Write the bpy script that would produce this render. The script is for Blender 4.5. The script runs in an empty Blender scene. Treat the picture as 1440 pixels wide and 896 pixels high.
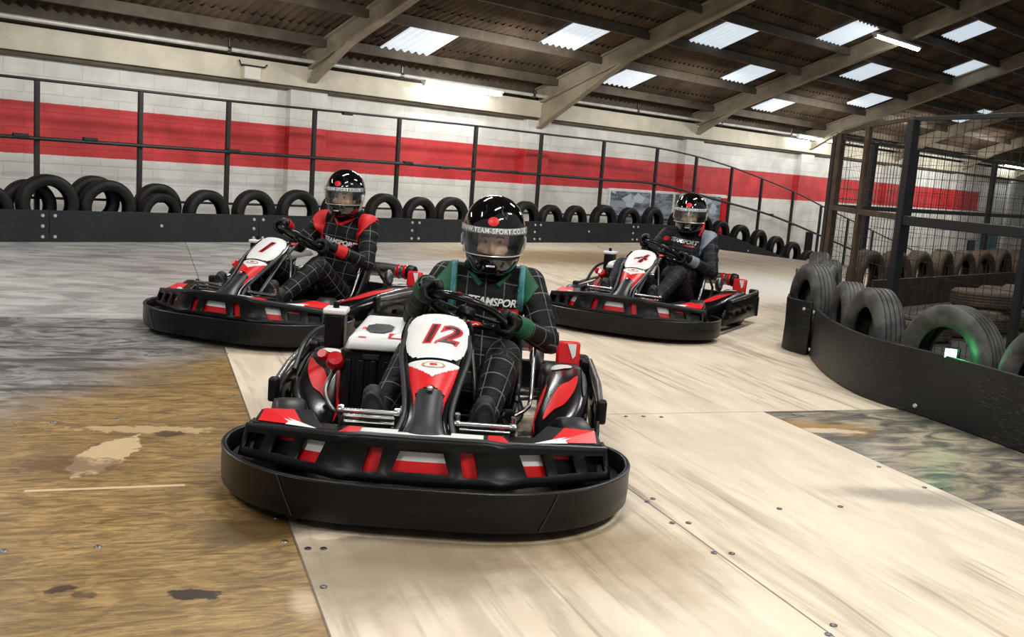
import bpy, bmesh, math, random
import numpy as np
from mathutils import Vector as V, Matrix
from mathutils.geometry import delaunay_2d_cdt
from mathutils.bvhtree import BVHTree

random.seed(7)
SC = bpy.context.scene
COL = SC.collection
R = math.radians
# ------------------------------------------------------------------ camera
F, H = 1400.0, 1.2
ROLL, PITCH = R(4.24), R(8.49)
FW = V((0, math.cos(PITCH), -math.sin(PITCH)))
RT0 = V((1, 0, 0)); UP0 = V((0, math.sin(PITCH), math.cos(PITCH)))
RT = RT0 * math.cos(ROLL) + UP0 * math.sin(ROLL)
UP = UP0 * math.cos(ROLL) - RT0 * math.sin(ROLL)
CAM = V((0, 0, H))
cd = bpy.data.cameras.new('camera'); cd.sensor_fit = 'HORIZONTAL'; cd.sensor_width = 36.0
cd.lens = F / 1440 * 36; cd.clip_start = 0.05; cd.clip_end = 200
cam = bpy.data.objects.new('camera', cd); COL.objects.link(cam)
m3 = Matrix((RT, UP, -FW)).transposed()
cam.matrix_world = Matrix.Translation(CAM) @ m3.to_4x4()
SC.camera = cam

DW = V((.702, .712, 0)).normalized()      # along the far wall
NW = V((-.712, .702, 0)).normalized()     # towards the far wall
AW = V((.937, .349, 0)).normalized()      # across the floor sheets
BW = V((-.349, .937, 0)).normalized()

def W(s, p, z=0.0):
    return DW * s + NW * p + V((0, 0, z))
def ray(px, py):
    return (FW * F + RT * (px - 720) - UP * (py - 448)).normalized()
def floor_at(px, py, z=0.0):
    d = ray(px, py); return CAM + d * ((z - H) / d.z)
def on_plane(px, py, p):
    d = ray(px, py); q = CAM + d * (p / d.dot(NW)); return q.dot(DW), q.z
def ramp(s):
    t = s - 15.3
    if t <= 0: return 0.0
    if t < 3.7: return -.027 * t * t
    return -.027 * 13.69 - .2 * (t - 3.7)

# ------------------------------------------------------------------ mesh builder
class MB:
    def __init__(s): s.v = []; s.f = []; s.m = []
    def add(s, vs, fs, mi=0):
        o = len(s.v); s.v += [V(x) for x in vs]
        for k, f in enumerate(fs):
            s.f.append(tuple(i + o for i in f)); s.m.append(mi[k] if isinstance(mi, (list, tuple)) else mi)
        return s
    def box(s, c, d, rot=None, mi=0):
        c = V(c); h = V(d) * .5
        vs = [V((x, y, z)) for x in (-h.x, h.x) for y in (-h.y, h.y) for z in (-h.z, h.z)]
        if rot is not None: vs = [rot @ v for v in vs]
        return s.add([v + c for v in vs], [(0, 1, 3, 2), (4, 6, 7, 5), (0, 4, 5, 1), (2, 3, 7, 6), (0, 2, 6, 4), (1, 5, 7, 3)], mi)
    def bar(s, a, b, w, h, up=(0, 0, 1), mi=0):
        a = V(a); b = V(b); y = (b - a).normalized(); x = y.cross(V(up)).normalized(); z = x.cross(y)
        return s.box((a + b) / 2, (w, (b - a).length, h), Matrix((x, y, z)).transposed(), mi)
    def rings(s, rings, closed=True, cap=True, loop=False, mi=0):
        n = len(rings[0]); vs = [p for r in rings for p in r]; fs = []
        k = n if closed else n - 1
        L = len(rings)
        for i in range(L if loop else L - 1):
            j2 = (i + 1) % L
            for j in range(k):
                fs.append((i * n + j, i * n + (j + 1) % n, j2 * n + (j + 1) % n, j2 * n + j))
        if cap and closed and not loop:
            fs.append(tuple(range(n))[::-1]); fs.append(tuple((L - 1) * n + i for i in range(n)))
        return s.add(vs, fs, mi)
    def tube(s, pts, r, seg=10, loop=False, cap=True, mi=0):
        pts = [V(p) for p in pts]; n = len(pts)
        rs = r if isinstance(r, (list, tuple)) else [r] * n
        T = []
        for i in range(n):
            a = pts[(i - 1) % n] if (loop or i > 0) else pts[i]
            b = pts[(i + 1) % n] if (loop or i < n - 1) else pts[i]
            T.append((b - a).normalized())
        x = T[0].orthogonal().normalized(); out = []
        for i in range(n):
            x = (x - T[i] * x.dot(T[i])).normalized(); y = T[i].cross(x)
            out.append([pts[i] + (x * math.cos(2 * math.pi * k / seg) + y * math.sin(2 * math.pi * k / seg)) * rs[i] for k in range(seg)])
        return s.rings(out, True, cap, loop, mi)
    def lathe(s, prof, c, axis, seg=24, mi=0, loop=False):
        c = V(c); ax = V(axis).normalized(); x = ax.orthogonal().normalized(); y = ax.cross(x)
        rr = []
        for k in range(seg):
            a = 2 * math.pi * k / seg; d = x * math.cos(a) + y * math.sin(a)
            rr.append([c + ax * h + d * r for r, h in prof])
        n = len(prof); fs = []
        for k in range(seg):
            k2 = (k + 1) % seg
            for j in range(n if loop else n - 1):
                j2 = (j + 1) % n
                fs.append((k * n + j, k * n + j2, k2 * n + j2, k2 * n + j))
        return s.add([p for r_ in rr for p in r_], fs, mi)
    def capsule(s, a, ra, b, rb, seg=14):
        a = V(a); b = V(b); ax = b - a; L = ax.length
        if L < 1e-5: ax = V((0, 0, 1)); L = 1e-5
        ax.normalize(); prof = []
        for k in range(7):
            t = -math.pi / 2 + k * math.pi / 12; prof.append((ra * math.cos(t) + 1e-5, ra * math.sin(t)))
        for k in range(7):
            t = k * math.pi / 12; prof.append((rb * math.cos(t) + 1e-5, L + rb * math.sin(t)))
        return s.lathe(prof, a, ax, seg)
    def ellipsoid(s, c, r, rot=None, nu=20, nv=12):
        vs = []; c = V(c)
        for i in range(nv + 1):
            t = math.pi * i / nv
            for j in range(nu):
                a = 2 * math.pi * j / nu
                q = V((r[0] * math.sin(t) * math.cos(a), r[1] * math.sin(t) * math.sin(a), r[2] * math.cos(t)))
                vs.append(c + (rot @ q if rot is not None else q))
        fs = [(i * nu + j, (i + 1) * nu + j, (i + 1) * nu + (j + 1) % nu, i * nu + (j + 1) % nu) for i in range(nv) for j in range(nu)]
        return s.add(vs, fs)
    def grid(s, fn, nu, nv, mfn=None, keep=None, mi=0):
        vs = [fn(i / nu, j / nv) for i in range(nu + 1) for j in range(nv + 1)]
        fs = []; ms = []
        for i in range(nu):
            for j in range(nv):
                u, v = (i + .5) / nu, (j + .5) / nv
                if keep and not keep(u, v): continue
                fs.append((i * (nv + 1) + j, (i + 1) * (nv + 1) + j, (i + 1) * (nv + 1) + j + 1, i * (nv + 1) + j + 1))
                ms.append(mfn(u, v) if mfn else mi)
        return s.add(vs, fs, ms)
    def mesh(s, name, merge=True):
        me = bpy.data.meshes.new(name); me.from_pydata([tuple(v) for v in s.v], [], s.f)
        me.polygons.foreach_set('material_index', s.m)
        bm = bmesh.new(); bm.from_mesh(me)
        if merge: bmesh.ops.remove_doubles(bm, verts=bm.verts, dist=1e-5)
        lone = [v for v in bm.verts if not v.link_faces]
        if lone: bmesh.ops.delete(bm, geom=lone, context='VERTS')
        bmesh.ops.recalc_face_normals(bm, faces=bm.faces)
        bm.to_mesh(me); bm.free(); return me
    def build(s, name, mats, parent=None, smooth=40, bevel=0, solid=0, soff=-1):
        return link(name, s.mesh(name), mats, parent, smooth, bevel, solid, soff)

def link(name, me, mats, parent=None, smooth=40, bevel=0, solid=0, soff=-1):
    if not isinstance(mats, (list, tuple)): mats = [mats]
    for m in mats: me.materials.append(m)
    if smooth:
        me.shade_smooth(); me.set_sharp_from_angle(angle=R(smooth))
    o = bpy.data.objects.new(name, me); COL.objects.link(o)
    if solid:
        q = o.modifiers.new('solid', 'SOLIDIFY'); q.thickness = solid; q.offset = soff
    if bevel:
        q = o.modifiers.new('bevel', 'BEVEL'); q.width = bevel; q.segments = 2; q.limit_method = 'ANGLE'; q.angle_limit = R(35)
        q.harden_normals = False
    if parent is not None: o.parent = parent
    return o

def tag(o, label, cat, group=None, kind=None):
    o['label'] = label; o['category'] = cat
    if group: o['group'] = group
    if kind: o['kind'] = kind
    return o
def struct(o, label=None):
    o['kind'] = 'structure'
    if label: o['label'] = label
    return o
def empty(name, loc=(0, 0, 0), rz=0):
    o = bpy.data.objects.new(name, None); o.location = loc; o.rotation_euler = (0, 0, rz); o.empty_display_size = .1
    COL.objects.link(o); return o
def kids(o, pool): return [c for c in pool if c.parent == o]
def copy_tree(o, pool):
    c = o.copy(); COL.objects.link(c)
    for ch in kids(o, pool):
        d = copy_tree(ch, pool); d.parent = c
    return c

def catmull(pts, n=8, loop=False):
    pts = [V(p) for p in pts]; out = []; N = len(pts)
    for i in range(N if loop else N - 1):
        g = lambda k: pts[k % N] if loop else pts[max(0, min(N - 1, k))]
        p0, p1, p2, p3 = g(i - 1), g(i), g(i + 1), g(i + 2)
        for k in range(n):
            t = k / n
            out.append(.5 * (2 * p1 + (p2 - p0) * t + (2 * p0 - 5 * p1 + 4 * p2 - p3) * t * t + (3 * p1 - p0 - 3 * p2 + p3) * t ** 3))
    if not loop: out.append(pts[-1])
    return out

def mirror_path(half):
    return [(-x, y) for x, y in half[::-1] if x > 1e-6] + list(half)

def plan_normals(pts):
    out = []
    for i in range(len(pts)):
        a = pts[max(0, i - 1)]; b = pts[min(len(pts) - 1, i + 1)]
        t = (b - a); t.z = 0; t.normalize(); out.append(V((t.y, -t.x, 0)))
    return out

def sheet2d(outline, holes, extra=()):
    """triangulated polygon with holes -> (pts2d, tris)"""
    vs = []; es = []
    for loop in [outline] + list(holes):
        o = len(vs); n = len(loop); vs += [V((p[0], p[1])) for p in loop]
        es += [(o + i, o + (i + 1) % n) for i in range(n)]
    vs += [V(e) for e in extra]
    r = delaunay_2d_cdt(vs, es, [], 0, 1e-6)
    def inside(p, poly):
        c = False; n = len(poly)
        for i in range(n):
            x1, y1 = poly[i][0], poly[i][1]; x2, y2 = poly[(i + 1) % n][0], poly[(i + 1) % n][1]
            if (y1 > p[1]) != (y2 > p[1]) and p[0] < (x2 - x1) * (p[1] - y1) / (y2 - y1) + x1: c = not c
        return c
    pts = [tuple(p) for p in r[0]]; tr = []
    for f in r[2]:
        c = (sum(pts[i][0] for i in f) / len(f), sum(pts[i][1] for i in f) / len(f))
        if inside(c, outline) and not any(inside(c, h) for h in holes): tr.append(tuple(f))
    return pts, tr

# ------------------------------------------------------------------ materials
def lin(c):
    return tuple(((x / 255) / 12.92 if x / 255 <= .04045 else ((x / 255 + .055) / 1.055) ** 2.4) for x in c) + (1,)

class NT:
    def __init__(s, name):
        s.mat = bpy.data.materials.new(name); s.mat.use_nodes = True; s.t = s.mat.node_tree
        s.b = next(n for n in s.t.nodes if n.type == 'BSDF_PRINCIPLED')
    def n(s, typ, **kw):
        q = s.t.nodes.new(typ)
        for k, v in kw.items(): setattr(q, k, v)
        return q
    def l(s, a, b): s.t.links.new(a, b)
    def put(s, sock, v):
        if isinstance(v, bpy.types.NodeSocket): s.l(v, sock)
        else: sock.default_value = v
    def math(s, op, a, b=0.0, c=None, clamp=False):
        q = s.n('ShaderNodeMath', operation=op, use_clamp=clamp); s.put(q.inputs[0], a); s.put(q.inputs[1], b)
        if c is not None: s.put(q.inputs[2], c)
        return q.outputs[0]
    def step(s, x, a, b):      # smooth ramp 0..1 from a to b
        q = s.n('ShaderNodeMapRange', interpolation_type='SMOOTHSTEP'); s.put(q.inputs[0], x)
        q.inputs[1].default_value = a; q.inputs[2].default_value = b
        return q.outputs[0]
    def mix(s, f, a, b):
        q = s.n('ShaderNodeMix', data_type='RGBA'); s.put(q.inputs[0], f); s.put(q.inputs[6], a); s.put(q.inputs[7], b)
        return q.outputs[2]
    def noise(s, vec, scale, detail=4, rough=.55, dist=0.0):
        q = s.n('ShaderNodeTexNoise'); q.inputs['Scale'].default_value = scale; q.inputs['Detail'].default_value = detail
        q.inputs['Roughness'].default_value = rough; q.inputs['Distortion'].default_value = dist
        if vec is not None: s.l(vec, q.inputs['Vector'])
        return q.outputs[0]
    def obj(s): return s.n('ShaderNodeTexCoord').outputs['Object']
    def mapped(s, vec, scale=(1, 1, 1), rot=(0, 0, 0), loc=(0, 0, 0)):
        q = s.n('ShaderNodeMapping'); s.l(vec, q.inputs[0]); q.inputs['Scale'].default_value = scale
        q.inputs['Rotation'].default_value = rot; q.inputs['Location'].default_value = loc; return q.outputs[0]
    def bump(s, h, strength, dist=.01):
        q = s.n('ShaderNodeBump'); q.inputs['Strength'].default_value = strength; q.inputs['Distance'].default_value = dist
        s.l(h, q.inputs['Height']); s.l(q.outputs[0], s.b.inputs['Normal'])

def mat(name, c, rough=.5, metal=0.0, coat=0.0, var=0.0, scale=6, bump=0.0, bscale=40, stretch=None, rvar=0.0, spec=.5):
    n = NT(name); b = n.b; col = lin(c)
    b.inputs['Roughness'].default_value = rough; b.inputs['Metallic'].default_value = metal
    b.inputs['Coat Weight'].default_value = coat; b.inputs['Coat Roughness'].default_value = .06
    b.inputs['Specular IOR Level'].default_value = spec
    co = n.obj()
    if stretch: co = n.mapped(co, stretch)
    if var:
        f = n.step(n.noise(co, scale, 6, .6), .3, .7)
        lo = tuple(x * (1 - var) for x in col[:3]) + (1,); hi = tuple(min(1, x * (1 + var)) for x in col[:3]) + (1,)
        n.l(n.mix(f, lo, hi), b.inputs['Base Color'])
    else: b.inputs['Base Color'].default_value = col
    if rvar:
        n.l(n.math('ADD', n.math('MULTIPLY', n.noise(co, scale * 2, 5), rvar), rough - rvar / 2), b.inputs['Roughness'])
    if bump: n.bump(n.noise(co, bscale, 3), bump)
    return n.mat

def emit(name, c, strength):
    n = NT(name); n.b.inputs['Base Color'].default_value = (.8, .8, .8, 1)
    n.b.inputs['Emission Color'].default_value = lin(c); n.b.inputs['Emission Strength'].default_value = strength
    return n.mat

def scuffed_plastic(name, c, rough, wear):
    n = NT(name); n.b.inputs['Specular IOR Level'].default_value = .3; co = n.obj(); st = n.mapped(co, (2.2, 2.2, 14))
    a = n.step(n.noise(st, 9, 6, .7, .6), .50, .78)
    b_ = n.step(n.noise(co, 2.2, 4), .35, .7)
    m = n.math('MULTIPLY', a, b_)
    n.l(n.mix(m, lin(c), lin(wear)), n.b.inputs['Base Color'])
    n.l(n.math('ADD', n.math('MULTIPLY', m, .25), rough), n.b.inputs['Roughness'])
    n.bump(n.noise(st, 30, 3), .12, .004)
    return n.mat

M = {}
M['black_plastic'] = scuffed_plastic('black_bumper_plastic', (10, 10, 10), .34, (40, 39, 38))
M['gloss_black'] = mat('gloss_black_plastic', (9, 9, 10), .22, var=.3, scale=8, spec=.4)
M['satin_black'] = mat('satin_black_plastic', (11, 11, 12), .40, var=.25, scale=10, spec=.25)
M['grey_plastic'] = mat('dark_grey_plastic', (34, 35, 37), .38, var=.25, scale=6)
M['tyre'] = mat('tyre_rubber', (20, 20, 20), .55, spec=.3, var=.45, scale=14, bump=.25, bscale=60)
M['tyre_dusty'] = mat('dusty_tyre_rubber', (66, 64, 60), .6, var=.6, scale=7, bump=.3, bscale=50)
M['tyre_brown'] = mat('mesh_tinted_tyre', (74, 60, 46), .8, var=.45, scale=6, bump=.3, bscale=50)  # brown of the lit mesh in front, painted onto the tyres
M['kart_tyre'] = mat('kart_slick_rubber', (22, 22, 23), .42, var=.3, scale=12)
M['red'] = mat('red_vinyl', (216, 24, 28), .34, var=.08, scale=5)
M['dark_red'] = mat('red_cap_plastic', (190, 18, 24), .25, coat=.3)
M['white'] = mat('white_vinyl', (226, 226, 222), .38, var=.06, scale=9)
M['chrome'] = mat('worn_chrome_tube', (176, 176, 174), .27, metal=1, var=.2, scale=20)
M['steel'] = mat('dull_steel', (120, 120, 118), .42, metal=1, var=.25, scale=14)
M['dark_steel'] = mat('dark_painted_steel', (28, 28, 28), .5, var=.3, scale=9)
M['fence_paint'] = mat('black_fence_paint', (26, 25, 23), .55, var=.35, scale=5)
M['rust'] = mat('rusty_brown_steel', (66, 50, 34), .7, var=.5, scale=6)
M['wire'] = mat('dull_wire', (44, 37, 29), .6, metal=.4, var=.4, scale=3)
M['barrier'] = scuffed_plastic('barrier_rubber_board', (33, 38, 41), .5, (86, 88, 88))
M['barrier_near'] = scuffed_plastic('worn_barrier_board', (25, 25, 25), .42, (92, 90, 86))
M['bolt'] = mat('zinc_bolt', (205, 205, 200), .4, metal=.6)
M['gold'] = mat('gold_print', (170, 140, 90), .5)
M['number_dark'] = mat('number_black_red', (64, 14, 16), .4)
M['number_red'] = mat('number_red_outline', (196, 22, 32), .4)
M['engine'] = mat('engine_black_metal', (20, 20, 21), .4, metal=.3, var=.4, scale=18)
M['seat'] = mat('seat_shell', (14, 14, 15), .3, coat=.3)
# ------------------------------------------------------------------ floor
def floor_material():
    n = NT('race_floor_boards'); co = n.obj()
    ang = math.atan2(AW.y, AW.x)
    ab = n.mapped(co, rot=(0, 0, -ang))          # x = a, y = b
    sep = n.n('ShaderNodeSeparateXYZ'); n.l(ab, sep.inputs[0]); a, b = sep.outputs[0], sep.outputs[1]
    wob = n.math('MULTIPLY', n.math('SUBTRACT', n.noise(ab, 1.3, 4), .5), .9)
    def box(a0, a1, b0, b1, e=.004, w=None):
        aa = a if w is None else n.math('ADD', a, n.math('MULTIPLY', wob, w)); bb = b if w is None else n.math('ADD', b, n.math('MULTIPLY', wob, w))
        r = n.math('MULTIPLY', n.step(aa, a0 - e, a0 + e), n.math('SUBTRACT', 1, n.step(aa, a1 - e, a1 + e)))
        r2 = n.math('MULTIPLY', n.step(bb, b0 - e, b0 + e), n.math('SUBTRACT', 1, n.step(bb, b1 - e, b1 + e)))
        return n.math('MULTIPLY', r, r2)
    def spot(px, py, ra, rb, e=.5, turn=0.0, noise_amt=.5, ns=9):
        p = floor_at(px, py); pa, pb = p.dot(AW), p.dot(BW)
        x = n.math('SUBTRACT', a, pa); y = n.math('SUBTRACT', b, pb); c, s_ = math.cos(turn), math.sin(turn)
        xr = n.math('ADD', n.math('MULTIPLY', x, c / ra), n.math('MULTIPLY', y, s_ / ra))
        yr = n.math('ADD', n.math('MULTIPLY', x, -s_ / rb), n.math('MULTIPLY', y, c / rb))
        d = n.math('SQRT', n.math('ADD', n.math('MULTIPLY', xr, xr), n.math('MULTIPLY', yr, yr)))
        d = n.math('ADD', d, n.math('MULTIPLY', n.math('SUBTRACT', n.noise(ab, ns, 5, .65), .5), noise_amt))
        return n.math('SUBTRACT', 1, n.step(d, 1 - e, 1))
    MUL = lambda x, y: n.math('MULTIPLY', x, y)
    # --- varnished brown ply
    grain_v = n.mapped(ab, (1.8, 6, 1)); g1 = n.noise(grain_v, 2.6, 7, .68, 1.8); g2 = n.noise(n.mapped(ab, (3, 30, 1)), 2.0, 4, .6, .5)
    brown = n.mix(n.step(g1, .3, .7), lin((106, 80, 40)), lin((180, 146, 90)))
    brown = n.mix(MUL(n.step(g2, .45, .7), .35), brown, lin((84, 64, 36)))
    brown = n.mix(MUL(n.step(n.noise(ab, .9, 5, .6), .45, .72), .75), brown, lin((92, 76, 48)))
    cath = n.math('SINE', n.math('MULTIPLY', n.noise(n.mapped(ab, (.9, 2.6, 1)), 1.5, 3, .5, .6), 95))
    brown = n.mix(MUL(n.step(cath, .1, .9), .28), brown, lin((78, 58, 30)))
    brown = n.mix(MUL(n.step(n.noise(n.mapped(ab, (4, 14, 1)), 4, 6, .7), .56, .70), .5), brown, lin((60, 46, 28)))
    scr = n.step(n.noise(n.mapped(ab, (1.0, 14, 1), rot=(0, 0, R(-32))), 1.6, 3, .5, .2), .64, .70)
    brown = n.mix(MUL(scr, .4), brown, lin((188, 160, 112)))
    # --- grey ply far on the outer side of the bend
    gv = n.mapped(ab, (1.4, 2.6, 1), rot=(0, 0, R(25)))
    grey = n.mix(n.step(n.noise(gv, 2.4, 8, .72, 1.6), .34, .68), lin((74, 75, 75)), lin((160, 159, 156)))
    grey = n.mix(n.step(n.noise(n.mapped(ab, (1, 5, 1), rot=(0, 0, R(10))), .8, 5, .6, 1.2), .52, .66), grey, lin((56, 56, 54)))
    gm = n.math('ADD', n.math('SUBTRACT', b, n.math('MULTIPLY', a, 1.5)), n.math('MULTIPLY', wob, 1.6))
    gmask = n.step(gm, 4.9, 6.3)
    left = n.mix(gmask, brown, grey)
    smut = n.step(n.math('ADD', n.math('MULTIPLY', n.math('ADD', a, b), -1.0), n.math('MULTIPLY', wob, 2.5)), -3.2, -1.6)
    left = n.mix(MUL(smut, .3), left, lin((104, 98, 86)))
    # --- pale new ply
    pv = n.mapped(ab, (9, 1.0, 1), rot=(0, 0, R(6)))
    p1 = n.noise(n.mapped(ab, (5, 1.1, 1)), 1.3, 5, .6, .7)
    pale = n.mix(n.step(p1, .3, .7), lin((206, 189, 165)), lin((224, 209, 187)))
    sk1 = n.step(n.noise(n.mapped(ab, (7, .55, 1), rot=(0, 0, R(9))), 1.2, 5, .62, .9), .50, .66)
    sk2 = n.step(n.noise(n.mapped(ab, (16, .6, 1), rot=(0, 0, R(-7))), 1.0, 3, .6, .5), .56, .66)
    area = n.step(n.noise(ab, .9, 3), .36, .56)
    pale = n.mix(MUL(MUL(sk1, area), .42), pale, lin((132, 118, 98)))
    pale = n.mix(MUL(MUL(sk2, area), .45), pale, lin((92, 82, 68)))
    rub = spot(560, 790, .75, .5, .8, 0, .9, 3)
    pale = n.mix(MUL(rub, .8), pale, lin((112, 94, 66)))
    pale = n.mix(MUL(spot(860, 780, .5, .5, .8, .2, .9, 3), .7), pale, lin((140, 116, 78)))
    # --- scuffed board by the near barrier
    w1 = n.noise(n.mapped(ab, (2, 5, 1), rot=(0, 0, R(-40))), 1.4, 6, .65, 1.4)
    worn = n.mix(n.step(w1, .35, .7), lin((74, 72, 68)), lin((176, 160, 136)))
    worn = n.mix(spot(1135, 600, .5, .2, .8, -.3, 1.6, 6), worn, lin((160, 122, 62)))
    worn = n.mix(MUL(n.step(n.math('ADD', a, wob), 3.75, 4.5), .8), worn, lin((70, 70, 70)))
    # --- layout of the sheets
    is_pale = n.math('SUBTRACT', n.step(a, .450, .454), box(3.163, 90, -90, 4.477, .003))
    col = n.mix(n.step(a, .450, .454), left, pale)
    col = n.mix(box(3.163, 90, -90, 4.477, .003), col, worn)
    # yellow-brown sheets across the far bend
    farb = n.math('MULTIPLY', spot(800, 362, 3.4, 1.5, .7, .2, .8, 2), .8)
    col = n.mix(MUL(spot(560, 372, 2.2, 1.8, .9, 0, .6, 2), .75), col, lin((186, 186, 182)))  # white glare on the far floor, painted into its colour
    col = n.mix(MUL(spot(1070, 400, 1.8, 3.8, .9, 0, .4, 2), .85), col, lin((236, 232, 224)))  # overexposed floor before the ramp, painted in as near-white
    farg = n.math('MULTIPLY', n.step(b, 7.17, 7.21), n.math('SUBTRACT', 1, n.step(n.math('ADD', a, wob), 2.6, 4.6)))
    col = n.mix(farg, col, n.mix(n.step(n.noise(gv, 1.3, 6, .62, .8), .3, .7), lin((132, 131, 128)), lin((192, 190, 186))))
    col = n.mix(farb, col, lin((150, 118, 66)))
    # repairs and stains on the brown sheet
    col = n.mix(MUL(spot(148, 640, .095, .27, .12, -.35, 1.3, 16), .85), col, lin((206, 178, 138)))
    col = n.mix(MUL(spot(205, 604, .30, .06, .2, -.1, 2.2, 16), .75), col, lin((196, 166, 124)))
    col = n.mix(MUL(spot(238, 610, .07, .05, .3, 0, 2.0, 26), .85), col, lin((60, 42, 28)))
    col = n.mix(MUL(spot(95, 655, .26, .12, .5, -.2, 2.2, 14), .7), col, lin((92, 66, 44)))
    col = n.mix(MUL(spot(272, 836, .080, .034, .2, -.25, 1.9, 30), .95), col, lin((38, 27, 20)))
    col = n.mix(MUL(spot(85, 829, .045, .026, .3, .2, 2.0, 34), .9), col, lin((52, 38, 26)))
    col = n.mix(MUL(spot(122, 837, .045, .022, .4, -.2, 2.2, 34), .7), col, lin((66, 48, 34)))
    pa = floor_at(35, 688); pb = floor_at(260, 683)
    col = n.mix(MUL(box(pa.dot(AW), pb.dot(AW), pb.dot(BW) - .004, pb.dot(BW) + .018, .004), .85), col, lin((216, 190, 150)))
    col = n.mix(MUL(spot(360, 745, .30, .16, .6, .4, .7, 7), .75), col, lin((70, 50, 26)))
    col = n.mix(MUL(spot(325, 650, .2, .12, .6, .4, .7, 7), .6), col, lin((128, 110, 80)))
    col = n.mix(MUL(spot(430, 850, .06, .14, .8, 0, .6, 9), .7), col, lin((198, 178, 146)))
    col = n.mix(MUL(spot(475, 752, .10, .04, .4, .1, 1.4, 14), .7), col, lin((226, 210, 184)))
    col = n.mix(MUL(spot(1160, 606, .2, .06, .3, -.2, 2.2, 12), .7), col, lin((222, 206, 182)))
    col = n.mix(MUL(spot(1290, 700, .5, .16, .7, -.4, .9, 5), .6), col, lin((92, 86, 78)))
    # joints
    def joint(x, at, w): return n.math('LESS_THAN', n.math('ABSOLUTE', n.math('SUBTRACT', x, at)), w)
    jm = joint(a, .452, .004)
    for q in (1.788, 3.163): jm = n.math('MAXIMUM', jm, MUL(joint(a, q, .0035), n.step(b, 4.3, 4.1) if q < 3 else n.math('LESS_THAN', b, 4.477)))
    jm = n.math('MAXIMUM', jm, joint(b, 4.477, .0035)); jm = n.math('MAXIMUM', jm, joint(b, 7.19, .004)); jm = n.math('MAXIMUM', jm, joint(b, 1.77, .004))
    jm = n.math('MAXIMUM', jm, MUL(joint(a, -.9, .004), n.math('LESS_THAN', b, 4.477)))
    col = n.mix(MUL(jm, .75), col, lin((66, 54, 38)))
    n.l(col, n.b.inputs['Base Color'])
    rg = n.math('ADD', n.math('MULTIPLY', n.noise(ab, 3, 5), .3), n.math('ADD', n.math('MULTIPLY', is_pale, .16), .26))
    n.l(rg, n.b.inputs['Roughness'])
    n.bump(n.math('SUBTRACT', n.noise(n.mapped(ab, (3, 16, 1)), 4, 5), jm), .22, .006)
    return n.mat

def floor_z(s, p):
    t = (p - 5.15) / .1
    return ramp(s) * max(0, min(1, t))
ss = sorted(set([-9, -6, -3, 0, 3, 6, 9, 12, 14] + [15.3 + .25 * i for i in range(0, 17)] + [20, 22, 25, 28, 32, 36, 42, 50]))
ps = [-14, -8, -4, -2, 0, 2, 4, 5.15, 5.25, 6, 8, 10, 12, 13.2]
fb = MB(); vs = [W(s, p, floor_z(s, p)) for s in ss for p in ps]; n_p = len(ps)
fb.add(vs, [(i * n_p + j, (i + 1) * n_p + j, (i + 1) * n_p + j + 1, i * n_p + j + 1) for i in range(len(ss) - 1) for j in range(n_p - 1)])
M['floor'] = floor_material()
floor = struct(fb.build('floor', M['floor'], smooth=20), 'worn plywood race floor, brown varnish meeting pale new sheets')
# normals upward
# screw heads pressed into the sheets
screw_px = [(138, 769), (5, 775), (165, 590), (75, 594), (388, 728), (400, 762), (433, 772), (455, 826), (330, 557), (318, 497), (205, 500),
            (910, 706), (918, 702), (945, 736), (968, 736), (1004, 778), (1029, 779), (1096, 716), (1182, 713), (1165, 893), (1172, 880),
            (1236, 657), (1300, 686), (1322, 687), (1392, 717), (930, 587), (880, 586), (905, 586), (1115, 583), (455, 772), (420, 733)]
for k, (x, y) in enumerate(screw_px):
    p = floor_at(x, y); q = MB(); big = x < 420
    q.lathe([(.0001, .004), (.008, .004), (.011, .0025), (.013 if big else .009, 0)], p, (0, 0, 1), 12)
    q.build('screw', M['steel'], floor, 30)

# ------------------------------------------------------------------ far wall
def wall_material():
    n = NT('painted_blockwork'); co = n.obj()
    br = n.n('ShaderNodeTexBrick'); n.l(co, br.inputs['Vector']); br.offset = .5; br.inputs['Scale'].default_value = 1.0
    br.inputs['Brick Width'].default_value = .47; br.inputs['Row Height'].default_value = .212; br.inputs['Mortar Size'].default_value = .007
    br.inputs['Mortar Smooth'].default_value = .35; br.inputs['Bias'].default_value = 0
    br.inputs['Color1'].default_value = (1, 1, 1, 1); br.inputs['Color2'].default_value = (.86, .86, .86, 1); br.inputs['Mortar'].default_value = (.72, .72, .72, 1)
    sep = n.n('ShaderNodeSeparateXYZ'); n.l(co, sep.inputs[0]); s, z = sep.outputs[0], sep.outputs[1]
    nz = n.noise(co, 2.0, 6, .6); nz2 = n.noise(co, 14, 4)
    white = n.mix(n.step(nz, .35, .7), lin((206, 203, 194)), lin((228, 226, 219)))
    red = n.mix(n.step(nz, .35, .7), lin((182, 42, 44)), lin((212, 60, 62)))
    edge = n.math('MULTIPLY', n.math('SUBTRACT', nz2, .5), .012); zz = n.math('ADD', z, edge)
    band = n.math('MULTIPLY', n.math('MULTIPLY', n.step(zz, .955, .962), n.math('SUBTRACT', 1, n.step(zz, 1.588, 1.595))), n.math('LESS_THAN', s, 35.3))
    c = n.mix(band, white, red)
    mm = n.n('ShaderNodeMix', data_type='RGBA', blend_type='MULTIPLY'); mm.inputs[0].default_value = .55
    n.l(c, mm.inputs[6]); n.l(br.outputs['Color'], mm.inputs[7]); n.l(mm.outputs[2], n.b.inputs['Base Color'])
    n.b.inputs['Roughness'].default_value = .6
    n.bump(n.math('ADD', n.math('MULTIPLY', br.outputs['Fac'], -1), n.math('MULTIPLY', nz2, .35)), .5, .012)
    return n.mat
M['wall'] = wall_material()
M['eave'] = mat('cream_painted_beam', (198, 190, 170), .6, var=.14, scale=2.2)
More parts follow.
